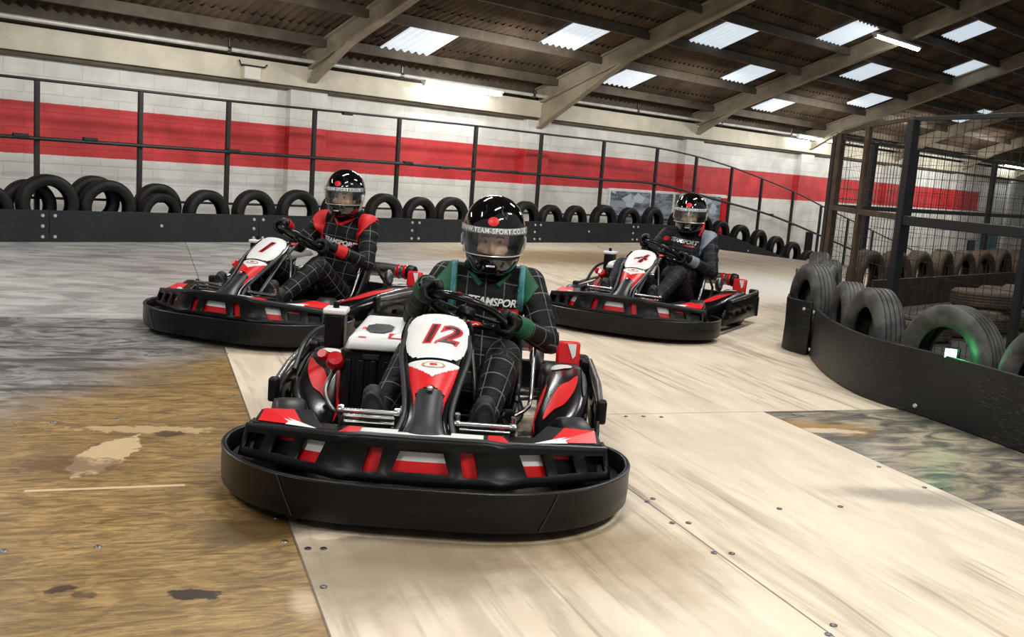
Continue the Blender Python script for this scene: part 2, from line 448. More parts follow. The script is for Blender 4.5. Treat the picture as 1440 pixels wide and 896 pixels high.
M['rafter'] = mat('old_cream_rafter', (148, 138, 118), .6, var=.22, scale=3)
M['purlin'] = mat('dusty_purlin', (80, 70, 57), .75, var=.35, scale=3)
M['roof'] = mat('dirty_roof_sheet', (74, 60, 45), .8, var=.5, scale=1.3, stretch=(1.5, .6, 1))
PW = 13.0
def frame(o):      # local x along the wall, y up, z towards the track
    o.matrix_world = Matrix((DW, V((0, 0, 1)), -NW)).transposed().to_4x4(); return o
def wall_box(s0, s1, z0, z1, p0, p1, q=None):
    q = q or MB(); return q.box(((s0 + s1) / 2, (z0 + z1) / 2, -(p0 + p1) / 2), (s1 - s0, z1 - z0, abs(p1 - p0)))
struct(frame(wall_box(-8, 50, -5, 2.48, PW, PW + .2).build('wall_back', M['wall'], smooth=0)), 'white painted block wall with a red stripe')
n_tr = [0]
def trim(o, label=None):
    n_tr[0] += 1; o.name = 'trim_%d' % n_tr[0]; return struct(o, label)
trim(frame(wall_box(-8, 50, 2.17, 2.47, PW - .16, PW + .02).build('trim', M['eave'], smooth=0, bevel=.01)), 'cream eave beam along the top of the wall')
trim(frame(wall_box(-8, 50, 2.48, 3.02, PW + .04, PW + .2).build('trim', M['purlin'], smooth=0)), 'added dark strip closing the gap between the eave beam and the roof')  # added strip standing in for the dark roof underside above the beam
trim(frame(wall_box(-8, 50, 2.12, 2.17, PW - .10, PW + .02).build('trim', M['purlin'], smooth=0)))
BEAMS = [3.45, 8.45, 13.4, 18.35, 23.3, 28.25, 33.2, 38.15]
for s in BEAMS:
    trim(frame(wall_box(s - .32, s + .32, -5, 2.12, PW - .12, PW + .02).build('trim', M['wall'], smooth=0, bevel=.006)), 'block pilaster painted like the wall')
# roof
TH = R(20.3); TT = math.tan(TH); E0 = 2.72
def roof_z(p): return E0 + (PW - p) * TT
def corr(s): return .022 * math.cos(2 * math.pi * s / .146)
def roof_hit(px, py):
    d = ray(px, py); t = (E0 + PW * TT - H) / (d.z + TT * d.dot(NW)); q = CAM + d * t; return q.dot(DW), q.dot(NW)
SKY_PX = [(593, 53), (812, 47), (1018, 47), (890, 105), (1057, 100), (1190, 45), (1095, 143), (1222, 97), (1368, 40), (1228, 137), (1365, 92), (1370, 162), (1300, 186)]
SKY = []
for x, y in SKY_PX[:12]:
    s, p = roof_hit(x, y); SKY.append((s, p))
rb = MB(); s0, s1 = -6.0, 46.0; ns = int((s1 - s0) / .146 * 6)
sv = np.linspace(s0, s1, ns + 1)
row0 = 13.3
rows = []
pp = row0
while pp > -1.5:
    rows.append((pp + .12, pp - 1.06)); pp -= 1.0
for k, (pa_, pb_) in enumerate(rows):
    za, zb = roof_z(pa_), roof_z(pb_) - .035
    rb_v = []
    for s in sv:
        c = corr(s); rb_v.append(W(s, pa_, za + .02 + c)); rb_v.append(W(s, pb_, zb + .02 + c))
    o_ = len(rb.v); rb.v += rb_v
    for i in range(ns):
        rb.f.append((o_ + 2 * i, o_ + 2 * i + 1, o_ + 2 * i + 3, o_ + 2 * i + 2)); rb.m.append(0)
me = bpy.data.meshes.new('ceiling'); me.from_pydata([tuple(v) for v in rb.v], [], rb.f)
roof = struct(link('ceiling', me, M['roof'], smooth=60), 'dark corrugated roof sheets sloping up from the wall')
q = MB(); q.add([W(-6, 13.4, roof_z(13.4) + .07), W(46, 13.4, roof_z(13.4) + .07), W(46, -1.6, roof_z(-1.6) + .07), W(-6, -1.6, roof_z(-1.6) + .07)], [(0, 1, 2, 3)]); trim(q.build('trim', M['roof'], smooth=0))  # added unseen backing sheet, stops light leaking through the roof laps
n_w = [0]
M['skylight'] = emit('daylit_roof_sheet', (196, 214, 228), .8)
for s, p in SKY:
    q = MB(); w = .47; L = .40
    def fn(u, v, s=s, p=p): 
        s_ = s - w + 2 * w * u; p_ = p + L - 2 * L * v; return W(s_, p_, roof_z(p_) + corr(s_) - .035)
    n_w[0] += 1
    o = q.grid(fn, 48, 1).build('window_%d' % n_w[0], M['skylight'], smooth=60); struct(o, 'pale daylit corrugated roof light')
# purlins
PUR0, PURD = 12.50, .985

for k, p in enumerate([PUR0 - PURD * i for i in range(0, 11)]):
    q = MB(); z = roof_z(p) - .09
    q.bar(W(-6, p, z), W(46, p, z), .07, .15)
    trim(q.build('trim', M['purlin'], smooth=0, bevel=.008))
# rafters
for s in BEAMS:
    q = MB(); off = .19
    a = W(s, PW - .05, roof_z(PW - .05) - off); b = W(s, -1.0, roof_z(-1.0) - off)
    upv = (b - a).cross(DW).normalized()
    if upv.z < 0: upv = -upv
    q.bar(a, b, .035, .26, upv); q.bar(a + upv * .13, b + upv * .13, .15, .03, upv); q.bar(a - upv * .13, b - upv * .13, .15, .03, upv)
    # haunch
    hz = 1.95 if abs(s - 13.4) < .1 else 2.2
    L = 2.0 if abs(s - 13.4) < .1 else 1.0
    w0 = W(s, PW - .06, roof_z(PW) - .35); w1 = W(s, PW - .06, hz); w2 = W(s, PW - .06 - L, roof_z(PW - L) - .31)
    t = DW * .018
    q.add([w0 - t, w1 - t, w2 - t, w0 + t, w1 + t, w2 + t], [(0, 1, 2), (5, 4, 3), (0, 3, 4, 1), (1, 4, 5, 2), (2, 5, 3, 0)])
    q.bar(w1, w2, .15, .03, upv)
    trim(q.build('trim', M['rafter'], smooth=0), 'cream steel rafter rising from the wall')
# pipe along the eave
q = MB(); q.tube([W(-6, PW - .28, 2.53), W(46, PW - .28, 2.56)], .03, 10)
pipe = tag(q.build('conduit_pipe', mat('pale_pipe', (200, 198, 190), .4, metal=.2, var=.15)), 'pale conduit pipe running along the top of the far wall', 'pipe')
for k in range(14):
    q = MB(); q.tube([W(-2 + 3 * k, PW - .28 - .0, 2.532), W(-2 + 3 * k + .05, PW - .28, 2.532)], .042, 10)
    q.bar(W(-2 + 3 * k + .025, PW - .28, 2.55), W(-2 + 3 * k + .025, PW - .28, 2.68), .03, .01, DW); q.build('pipe_clip', M['steel'], pipe)
# junction box on the eave beam
s, z = on_plane(353, 103, PW - .2)
q = MB(); q.box((s, z, -(PW - .21)), (.26, .17, .1)); o = frame(q.build('junction_box', mat('cream_box', (214, 210, 196), .5), bevel=.012)); tag(o, 'small cream electrical box fixed to the eave beam', 'electrical box')
q = MB(); q.tube([(s - .2, z + .16, -(PW - .22)), (s - .17, z + .1, -(PW - .22)), (s + .2, z + .1, -(PW - .22)), (s + .24, z + .14, -(PW - .22))], .012, 8); q.build('cable', M['dark_steel'], o)

# window / viewing glass in the wall
def glass_mat():
    n = NT('busy_window_glass'); co = n.obj()
    v = n.n('ShaderNodeTexVoronoi'); n.l(n.mapped(co, (3, 5, 1)), v.inputs['Vector']); v.inputs['Scale'].default_value = 1.2
    f = n.noise(n.mapped(co, (1.2, 4, 1)), 2.2, 4, .6, .3)
    c = n.mix(n.step(f, .38, .62), lin((92, 98, 108)), lin((158, 166, 176)))
    c = n.mix(n.math('MULTIPLY', n.step(v.outputs['Color'], .72, .8), .7), c, lin((206, 222, 232)))
    n.l(c, n.b.inputs['Base Color']); n.b.inputs['Roughness'].default_value = .15
    return n.mat
s_a, z_t = on_plane(859, 268, PW - .03); s_b, _ = on_plane(945, 276, PW - .03); s_c, _ = on_plane(1018, 285, PW - .03)
n_w[0] += 1
win = struct(frame(wall_box(s_a - .06, s_c + .06, -.2, z_t + .05, PW - .04, PW + .01).build('window_%d' % n_w[0], M['white'], smooth=0, bevel=.008)), 'wide glazed viewing window below the red stripe')
gm = glass_mat(); 
for (x0, x1) in ((s_a, s_a + (s_b - s_a) * .62), (s_a + (s_b - s_a) * .66, s_b), (s_b + .12, s_b + 1.15), (s_b + 1.3, s_c - .18)):
    frame(wall_box(x0, x1, -.1, z_t, PW - .06, PW - .035).build('window_pane', gm, win, smooth=0))
frame(wall_box(s_c - .14, s_c + .12, -.3, z_t - .02, PW - .07, PW - .03).build('window_frame', M['red'], win, smooth=0))
# small notices on the wall
for (x0, x1, y0, y1, mm, lb, nm) in ((1114, 1125, 325, 362, 'satin_black', 'dark notice on the far wall beside the down ramp, wider of the pair', 'notice_board'),
                                 (1129, 1139, 326, 364, 'satin_black', 'dark notice on the far wall close to the cage, narrower of the pair', 'notice_board'),
                                 (1379, 1400, 328, 351, 'teal', 'teal and grey poster on the white wall seen through the cage', 'poster'),
                                 (1362, 1369, 338, 352, 'satin_black', 'small dark switch box on the white wall beside the teal poster', 'switch_box')):
    if mm == 'teal': M['teal'] = mat('teal_print', (36, 104, 116), .5, var=.15)
    a0, zt = on_plane(x0, y0, PW - .03); a1, zb = on_plane(x1, y1, PW - .03)
    o = frame(wall_box(a0, a1, zb, zt, PW - .05, PW - .002).build(nm, M[mm], smooth=0, bevel=.01)); tag(o, lb, nm.split('_')[0])
    if mm == 'teal': frame(wall_box(a0 - .35, a0 - .02, zb - .02, zt, PW - .05, PW - .002).build('poster_panel', mat('grey_print', (150, 152, 160), .5), o, smooth=0))
# ------------------------------------------------------------------ tube lights
M['tube'] = emit('fluorescent_tube', (250, 253, 255), 24.0)
M['lamp_body'] = mat('white_lamp_body', (226, 228, 228), .4)
def tube_light(s, p, z, L, label):
    o = empty('tube_light', W(s, p, z)); o.rotation_euler = (0, 0, math.atan2(DW.y, DW.x))
    q = MB(); q.box((0, 0, .035), (L + .08, .12, .04)); q.build('lamp_housing', M['lamp_body'], o, bevel=.008)
    q = MB(); q.tube([(-L / 2, 0, 0), (L / 2, 0, 0)], .035, 12); q.build('tube', M['tube'], o)
    for sx in (-1, 1):
        q = MB(); q.box((sx * (L / 2 + .02), 0, 0), (.03, .07, .07)); q.build('end_cap', M['lamp_body'], o, bevel=.006)
    return tag(o, label, 'light', 'tube lights under the roof')
for (xa, ya, xb, yb, p, lb) in ((598, 117, 703, 133, PW - .42, 'glowing tube light at the eave above the middle of the far wall'),
                                (1123, 190, 1175, 201, PW - .42, 'glowing tube light at the eave beside the top of the cage'),
                                (1400, 231, 1450, 238, PW - .42, 'glowing tube light on the far wall seen through the cage mesh')):
    sa, za = on_plane(xa, ya, p); sb, zb = on_plane(xb, yb, p)
    tube_light((sa + sb) / 2, p, (za + zb) / 2, min(sb - sa, 1.9), lb)
sa, p1 = roof_hit(1230, 54); sb, p2 = roof_hit(1295, 72)
pm = (p1 + p2) / 2 + .2
d = ray(1262, 60); tt = (roof_z(0) - .42 - H) / (d.z + TT * d.dot(NW)); hit = CAM + d * tt
tube_light(hit.dot(DW), hit.dot(NW), hit.z, 1.75, 'bright tube light hung under the roof slope between two rafters')
# the hall's other lamps, behind and above the camera
def area(name, loc, tgt, sx, sy, power, col=(1, .985, .96)):
    l = bpy.data.lights.new(name, 'AREA'); l.shape = 'RECTANGLE'; l.size = sx; l.size_y = sy; l.energy = power; l.color = col
    o = bpy.data.objects.new(name, l); COL.objects.link(o); o.location = loc
    o.rotation_euler = (V(tgt) - V(loc)).to_track_quat('-Z', 'Y').to_euler(); return o
LAMPS = [((-1.8, -.8, 3.9), 120), ((2.2, .6, 4.1), 165), ((.4, 3.4, 4.6), 85), ((-3.4, 3.0, 3.7), 70), ((4.0, 4.2, 4.6), 95), ((-1.2, 7.2, 3.9), 80), ((2.6, 8.2, 4.2), 100), ((5.2, 12.5, 3.6), 110), ((-5.2, 7.5, 2.9), 75), ((-.5, 11.5, 3.2), 90)]
LAMPS = [(l_, e_ * .97) for l_, e_ in LAMPS]
for k, (l, e) in enumerate(LAMPS):
    o = area('ceiling_lamp', l, (l[0], l[1] + .001, 0), .16, 1.6, e)
    o.rotation_euler = (0, 0, math.atan2(DW.y, DW.x) - math.pi / 2)
for s_, e_ in ((1.5, 26), (6.2, 38), (11.2, 66), (15.9, 40), (20.8, 66), (25.8, 95), (31.0, 95)):
    area('wall_fill_light', W(s_, 10.6, 2.75), W(s_, 13.0, 1.15), 1.7, .16, e_)  # added wall-wash lights without fixtures, unseen, to brighten the far wall
w = bpy.data.worlds.new('hall_ambient'); SC.world = w; w.use_nodes = True
bg = w.node_tree.nodes['Background']; bg.inputs[0].default_value = (.93, .96, 1, 1); bg.inputs[1].default_value = .22
# ------------------------------------------------------------------ far barrier
PB = 11.7
joints = [1.6, 4.3, 6.98, 9.66, 12.34, 15.02, 17.7, 20.4, 23.1]
place = ['at the far end of the wall side, cut by the frame', 'under the pair of overlapping tyres', 'behind the kart numbered 1', 'between the karts numbered 1 and 12',
         'behind the helmet of the driver in green', 'behind the kart numbered 4', 'on the start of the down ramp', 'lowest on the down ramp']
for k in range(len(joints) - 1):
    a, b = joints[k], joints[k + 1] - .006; q = MB(); ns = 10
    rr = []
    for i in range(ns + 1):
        s = a + (b - a) * i / ns; z = ramp(s)
        rr.append([W(s, PB, z + .002), W(s, PB, z + .362), W(s, PB + .022, z + .362), W(s, PB + .022, z + .002)])
    q.rings(rr); o = q.build('barrier_board', M['barrier'], smooth=30, bevel=.004)
    tag(o, 'long black barrier board ' + place[k], 'barrier', 'black boards of the far track barrier')
    for (ds, dz) in ((.06, .30), (.06, .06), (b - a - .07, .30), (b - a - .07, .06), (b - a - .07, .18), (1.33, .20)):
        s = a + ds; q = MB(); q.lathe([(.0001, .012), (.016, .011), (.02, .004), (.022, 0)], W(s, PB, ramp(s) + dz), -NW, 10)
        q.build('bolt', M['bolt'], o)

# ------------------------------------------------------------------ tyres
def tyre_mesh(Ro, Ri, wd, name, grooves=4, blocks=60, depth=.007):
    """profile (radius, axial) lathed about local z, tread grooves in the crown"""
    hw = wd / 2; prof = []
    prof += [(Ri, -hw * .62), (Ri + .012, -hw * .80), (Ri + (Ro - Ri) * .45, -hw * 1.0), (Ri + (Ro - Ri) * .75, -hw * .97), (Ro - .018, -hw * .84), (Ro - .006, -hw * .74)]
    n = grooves
    for g in range(n):
        c = -hw * .62 + hw * 1.24 * (g + .5) / n; w = hw * .05
        prof += [(Ro, c - w * 2.4), (Ro, c - w), (Ro - depth, c - w * .7), (Ro - depth, c + w * .7), (Ro, c + w), (Ro, c + w * 2.4)]
    prof += [(Ro - .006, hw * .74), (Ro - .018, hw * .84), (Ri + (Ro - Ri) * .75, hw * .97), (Ri + (Ro - Ri) * .45, hw * 1.0), (Ri + .012, hw * .80), (Ri, hw * .62)]
    t = .014
    prof += [(Ri + .004, hw * .5), (Ri + (Ro - Ri) * .45, hw * .86), (Ro - t * 1.6, hw * .6), (Ro - t * 1.4, 0), (Ro - t * 1.6, -hw * .6), (Ri + (Ro - Ri) * .45, -hw * .86), (Ri + .004, -hw * .5)]
    q = MB(); q.lathe(prof, (0, 0, 0), (0, 0, 1), 56, loop=True)
    me = q.mesh(name); return me
TY = {}
for i, (ro, ri, wd) in enumerate([(.315, .19, .19), (.30, .175, .175), (.335, .205, .21), (.27, .17, .16), (.285, .175, .17)]):
    TY[i] = tyre_mesh(ro, ri, wd, 'car_tyre'); TY[i].shade_smooth(); TY[i].set_sharp_from_angle(angle=R(50))
    TY[(i, 'r')] = ro
def tyre(loc, axis, kind, mt, label, group=None, tilt=0, cat='tyre'):
    me = TY[kind]
    key = (kind, mt)
    if key not in TY:
        c = me.copy(); c.materials.clear(); c.materials.append(M[mt]); TY[key] = c
    o = bpy.data.objects.new('car_tyre', TY[key]); COL.objects.link(o)
    z = V(axis).normalized(); x = V((0, 0, 1)).cross(z)
    if x.length < .1: x = V((1, 0, 0))
    x.normalize(); y = z.cross(x)
    o.matrix_world = Matrix.Translation(loc) @ Matrix((x, y, z)).transposed().to_4x4() @ Matrix.Rotation(random.uniform(0, 6), 4, 'Z')
    return tag(o, label, cat, group)
NTH = ['first', 'second', 'third', 'fourth', 'fifth', 'sixth', 'seventh', 'eighth', 'ninth', 'tenth', 'eleventh', 'twelfth', 'thirteenth', 'fourteenth',
       'fifteenth', 'sixteenth', 'seventeenth', 'eighteenth', 'nineteenth', 'twentieth', 'twenty-first', 'twenty-second', 'twenty-third', 'twenty-fourth']
# centre px, top px, kind, extra depth
ROWT = [(-22, 258, 1, 0), (67, 245, 2, 0), (151, 253, 2, 0), (226, 272, 3, -.02), (291, 267, 0, 0), (358, 267, 0, 0), (420, 267, 0, 0), (478, 270, 1, 0), (541, 272, 0, 0),
        (591, 277, 1, 0), (636, 277, 1, 0), (688, 281, 0, 0), (740, 283, 0, 0), (775, 288, 4, 0), (810, 289, 4, 0), (850, 288, 0, 0), (886, 292, 4, 0), (919, 291, 0, 0),
        (956, 296, 4, 0), (990, 303, 4, 0), (1014, 310, 4, 0), (1042, 316, 1, 0), (1068, 323, 1, 0), (1092, 332, 1, 0), (1115, 340, 1, 0), (1138, 352, 1, 0)]
what = ['partly out of frame', 'fence post seen through its hole', 'large, overlapping a second tyre behind it', 'small, leaning before a bigger tyre', 'beside the small leaning tyre',
        'above the bolted joint of two boards', 'just before the driver in red', 'hidden behind the driver in red', 'just past the driver in red', 'standing mid-wall', 'standing just before the helmet in green',
        'behind the helmet of the driver in green', 'peeking past the helmet in green', 'narrow, past the driver in green', 'second one past the driver in green', 'third one past the driver in green',
        'under the edge of the viewing window', 'before the viewing window', 'behind the shoulder of the driver in grey', 'just past the driver in grey', 'at the top of the down ramp', 'one step down the ramp',
        'two steps down the ramp', 'three steps down the ramp', 'four steps down the ramp', 'lowest seen on the down ramp']
for k, (px, top, kd, dp) in enumerate(ROWT):
    p = PB + .16 + dp; s, z = on_plane(px, top, p); r = TY[(kd, 'r')]
    zc = z - r; g = ramp(s)
    zc = max(zc, g + r * .98) if False else zc
    ax = (NW + DW * random.uniform(-.12, .12))
    tyre(W(s, p, zc), ax, kd, 'tyre', 'black car tyre standing behind the far barrier, ' + what[k], 'tyres along the far barrier')
for (px, top, kd, lb) in ((132, 247, 1, 'black car tyre half hidden behind the large overlapping tyre by the fence'), (222, 258, 1, 'bigger black car tyre behind the small leaning tyre at the far barrier'), (40, 252, 1, 'black car tyre hidden behind the first large tyre at the far barrier')):
    s, z = on_plane(px, top, PB + .36); tyre(W(s, PB + .36, z - TY[(kd, 'r')]), NW, kd, 'tyre', lb, 'tyres along the far barrier')
# ------------------------------------------------------------------ far fence
PF = PB + .52
posts = [(52, 113), (198, 129), (322, 143), (443, 155), (562, 167), (670, 178), (762, 189), (850, 199), (925, 209), (980, 221), (1030, 236), (1072, 252), (1116, 270), (1155, 290)]
fence = empty('track_fence', W(10, PF, 0)); tag(fence, 'black steel post and rail fence along the far tyre barrier', 'fence')
inv = fence.matrix_basis.inverted()
pp_ = [on_plane(x, y, PF) for x, y in posts]
d0 = pp_[1][0] - pp_[0][0]
pp_ = [(pp_[0][0] - 1.45, pp_[0][1])] + pp_
s_last, z_last = pp_[-1]
for k in range(1, 6): pp_.append((s_last + 1.5 * k, z_last - .3 * k))
O = W(10, PF, 0)
for s, z in pp_:
    q = MB(); q.box(W(s, PF, (z + ramp(s)) / 2) - O, (.055, .055, z - ramp(s)), Matrix.Rotation(math.atan2(DW.y, DW.x), 3, 'Z')); q.build('post', M['fence_paint'], fence, 0, .005)
q = MB(); q.tube(catmull([W(s, PF - .0, z + .01) - O for s, z in pp_], 4), .017, 8); q.build('top_rail', M['fence_paint'], fence)
mid = [(0, 191), (200, 205), (443, 222), (562, 230), (762, 246), (850, 253), (925, 259), (1000, 279), (1072, 299), (1110, 313), (1150, 330)]
mm = [on_plane(x, y, PF - .04) for x, y in mid]; mm = [(mm[0][0] - 1.2, mm[0][1])] + mm + [(mm[-1][0] + 3, mm[-1][1] - .6), (mm[-1][0] + 6, mm[-1][1] - 1.2)]
q = MB(); q.tube(catmull([W(s, PF - .045, z) - O for s, z in mm], 4), .024, 8); q.build('middle_rail', M['fence_paint'], fence)
low = [(s, ramp(s) + .47) for s in np.linspace(2.4, 24, 40)]
q = MB(); q.tube([W(s, PF - .04, z) - O for s, z in low], .016, 8); q.build('lower_rail', M['fence_paint'], fence)
for (x, y) in ((30, 190), (128, 196), (330, 212), (490, 160), (575, 229), (625, 236), (725, 242), (900, 256), (1085, 302), (1115, 316)):
    s, z = on_plane(x, y, PF - .07); q = MB(); q.box(W(s, PF - .045, z) - O, (.17, .06, .045), Matrix.Rotation(math.atan2(DW.y, DW.x), 3, 'Z')); q.build('rail_clamp', M['fence_paint'], fence, 0, .008)

# ------------------------------------------------------------------ near barrier on the inside of the bend
nb = catmull([V(c) for c in ((3.25, 2.9, 0), (2.86, 3.9, 0), (2.58, 4.75, 0), (2.37, 5.38, 0), (2.18, 5.76, 0), (2.11, 6.08, 0), (2.11, 6.55, 0), (2.17, 7.05, 0), (2.24, 7.4, 0))], 10)
nn = plan_normals(nb)
def strip(path, nrm, z0, z1, th, mt, bev=.005):
    q = MB(); rr = []
    for p, n_ in zip(path, nrm):
        rr.append([p + V((0, 0, z0)), p + V((0, 0, z0 + (z1 - z0) * .5)) + n_ * .006, p + V((0, 0, z1)), p + n_ * th + V((0, 0, z1)), p + n_ * th + V((0, 0, z0))])
    q.rings(rr); return q.build('barrier_board', mt, smooth=40, bevel=bev)
if (nb[30] + nn[30] * .3).x < nb[30].x: nn = [-x for x in nn]
o = tag(strip(nb, nn, .003, .372, .02, M['barrier_near']), 'scuffed black barrier board curving along the inside of the bend', 'barrier', 'worn boards of the bend barrier')
for (i, z) in ((78, .33), (78, .05), (75, .33), (75, .05), (33, .05)):
    i = min(i, len(nb) - 1); q = MB(); q.lathe([(.0001, .010), (.010, .009), (.013, .003), (.014, 0)], nb[i] + V((0, 0, z)), -nn[i], 10); q.build('bolt', M['bolt'], o)
nb2 = catmull([V(c) for c in ((2.21, 7.28, 0), (2.12, 7.48, 0), (2.13, 7.72, 0), (2.29, 8.05, 0), (2.50, 8.6, 0), (2.66, 9.4, 0), (2.92, 10.4, 0))], 8)
nn2 = plan_normals(nb2)
if (nb2[20] + nn2[20] * .3).x < nb2[20].x: nn2 = [-x for x in nn2]
nb2 = [p - n_ * .03 if i < 12 else p for i, (p, n_) in enumerate(zip(nb2, nn2))]
o = tag(strip(nb2, nn2, .003, .40, .02, M['barrier_near']), 'scuffed black end board wrapping round the tip of the bend', 'barrier', 'worn boards of the bend barrier')
q = MB(); q.lathe([(.0001, .010), (.010, .009), (.013, .003), (.014, 0)], nb2[3] + V((0, 0, .34)), -nn2[3], 10); q.build('bolt', M['bolt'], o)
isl_poly = [p + n_ * .03 for p, n_ in zip(nb, nn)] + [p + n_ * .03 for p, n_ in zip(nb2[6:], nn2[6:])] + [W(10.4, 5.1), W(48, 5.1), W(48, -10)]
q = MB(); q.add([V((p.x, p.y, .006)) for p in isl_poly], [tuple(range(len(isl_poly)))])
struct(q.build('floor_island', mat('dark_island_floor', (40, 36, 31), .8, var=.5, scale=3), smooth=0), 'dark floor inside the bend barrier')  # separate dark slab laid just above the main floor
# tyres behind it, axis square to the barrier
def along(path, nrm, d):
    L = 0
    for i in range(len(path) - 1):
        e = (path[i + 1] - path[i]).length
        if L + e >= d:
            t = (d - L) / e; return path[i].lerp(path[i + 1], t), nrm[i].lerp(nrm[i + 1], t).normalized()
        L += e
    return path[-1], nrm[-1]
near = [(1.35, 0, 'dusty car tyre at the edge of the view behind the bend barrier', 0), (2.03, 0, 'dusty car tyre holding the green lit box behind the bend barrier', 0), (2.72, 0, 'dusty treaded car tyre behind the bend barrier, next before the one with the green light', 0),
        (3.52, 0, 'dusty car tyre seen edge-on where the bend barrier turns', .02), (4.22, 1, 'dusty grey car tyre at the board joint of the bend barrier', .03)]
for (d, kd, lb, off) in near:
    p, n_ = along(nb, nn, d); tyre(p + n_ * (.155 + off) + V((0, 0, TY[(kd, 'r')] + .005 )), n_, kd, 'tyre_dusty', lb, 'dusty tyres on the bend barrier')
for (i, lb) in ((11, 'dusty car tyre at the very tip of the bend behind the end board'), (24, 'dusty car tyre round the far side of the bend tip'), (33, 'dusty car tyre second round the far side of the bend tip'), (42, 'dusty car tyre third round the far side of the bend tip')):
    i = min(i, len(nb2) - 1); tyre(nb2[i] + nn2[i] * .20 + V((0, 0, TY[(0, 'r')] + (.03 if i < 12 else .005))), nn2[i], 0, 'tyre_dusty', lb, 'dusty tyres on the bend barrier')
# green marker light sitting at the board's edge
p, n_ = along(nb, nn, 2.0)
gp = floor_at(1340, 497, .385); p = gp
mb_ = empty('marker_light', p); tag(mb_, 'small glowing green marker light at the top edge of the bend barrier', 'light')
q = MB(); q.box((0, 0, 0), (.075, .035, .065)); q.build('light_housing', M['satin_black'], mb_, 0, .006)
q = MB(); q.box((-.012, -.02, .0), (.058, .012, .05)); q.build('lens', emit('green_lens', (196, 255, 222), 7.0), mb_, 0, .004)
mb_.rotation_euler = (0, 0, R(-20))
l = bpy.data.lights.new('marker_glow', 'POINT'); l.energy = .9; l.color = (.05, 1, .3); l.shadow_soft_size = .03
lo = bpy.data.objects.new('marker_glow', l); COL.objects.link(lo); lo.location = p + V((-.02, -.07, .03))
# ------------------------------------------------------------------ cage on the island
def cage(name, pts, zt, zm, label, post_r, mt_post, mt_rail, mesh_mat, posts_at=None, zs=None, wm=.05):
    base = V(pts[0]); o = empty(name, base); tag(o, label, 'fence')
    P = [V(p) - base for p in pts]
    for i, p in enumerate(P):
        if posts_at is None or i in posts_at:
            r = post_r[i] if isinstance(post_r, (list, tuple)) else post_r
            q = MB(); q.box(p + V((0, 0, zt / 2)), (r, r, zt), Matrix.Rotation(R(20), 3, 'Z')); q.build('post', mt_post, o, 0, .006)
    for z, w in ((zt, .035), (zm, wm)):
        q = MB()
        for i in range(len(P) - 1): q.bar(P[i] + V((0, 0, z)), P[i + 1] + V((0, 0, z)), w * .6, w)
        q.build('top_rail' if z == zt else 'middle_rail', mt_rail, o, 0, .004)
    q = MB(); L = 0
    for i in range(len(P) - 1):
        a, b = P[i], P[i + 1]; e = (b - a).length; t = (b - a) / e; n_ = max(1, int(e / .078))
        for k in range(n_):
            x = a + t * (k * e / n_); q.tube([x + V((0, 0, .06)), x + V((0, 0, zt + .05))], 0.0022, 4, cap=False)
        z = .1
        while z < zt:
            q.tube([a + V((0, 0, z)), b + V((0, 0, z))], 0.0022, 4, cap=False); z += .105
    q.build('wire_mesh', mesh_mat, o)
    return o
cage('mesh_cage_fence', [(4.6, 4.1, 0), (3.95, 5.2, 0), (3.42, 6.75, 0), (3.03, 7.98, 0)], 1.82, 1.03, 'dark steel mesh fence standing behind the tyres on the bend', [.05, .05, .05, .07], M['dark_steel'], M['dark_steel'], M['wire'], wm=.075)
cage('mesh_end_fence', [(3.06, 8.06, 0), (3.1, 9.2, 0), (3.3, 10.62, 0)], 1.83, 1.05, 'brown rusty mesh fence closing the end of the bend island', [.05, .05, .07], M['rust'], M['rust'], M['wire'])
q = [W(9.95, 5.2), W(10.9, 5.22), W(12.0, 5.22), W(14.6, 5.22), W(17.2, 5.22), W(19.8, 5.22), W(22.4, 5.22)]
cage('mesh_back_fence', [tuple(v) for v in q], 1.8, 1.06, 'dark mesh fence along the far side of the bend island', .06, M['dark_steel'], M['dark_steel'], M['wire'])
# tyres and boards inside the island
isl = [tuple(W(s, 4.72)) for s in (10.2, 12.6, 15, 17.4, 19.8, 22.2)]
for k in range(5):
    q = MB(); a = V(isl[k]); b = V(isl[k + 1]) - DW * .01
    q.bar(a + V((0, 0, .16)), b + V((0, 0, .16)), .03, .32); o = q.build('barrier_board', M['rust'], smooth=0, bevel=.004)
    tag(o, 'brown dusty board before the rear tyre row inside the cage, ' + ['closest to the cage tip', 'second from the cage tip', 'third from the cage tip', 'fourth from the cage tip', 'fifth from the cage tip'][k], 'barrier', 'brown boards inside the cage')
for k in range(14):
    s = 10.45 + .66 * k
    tyre(W(s, 4.92, TY[(1, 'r')] + .005), NW + DW * random.uniform(-.15, .15), 1 if k % 3 else 0, 'tyre_brown', 'brown tyre in the rear row inside the cage, %s from the cage tip' % NTH[k], 'brown tyres inside the cage')
for k in range(12):
    s = 8.6 + .64 * k; p = 3.55 - .02 * k
    tyre(W(s, p, .09), V((0, 0, 1)), 1, 'tyre_brown', 'brown tyre lying in the lower stack inside the cage, %s from the tip' % NTH[k], 'tyres lying inside the cage')
    if k > 1: tyre(W(s + .2, p + .02, .292), V((.04 * (k % 2), .03, 1)), 1, 'tyre_brown', 'brown tyre on top of the lying stack inside the cage, %s from the tip' % NTH[k - 2], 'tyres lying on top inside the cage')
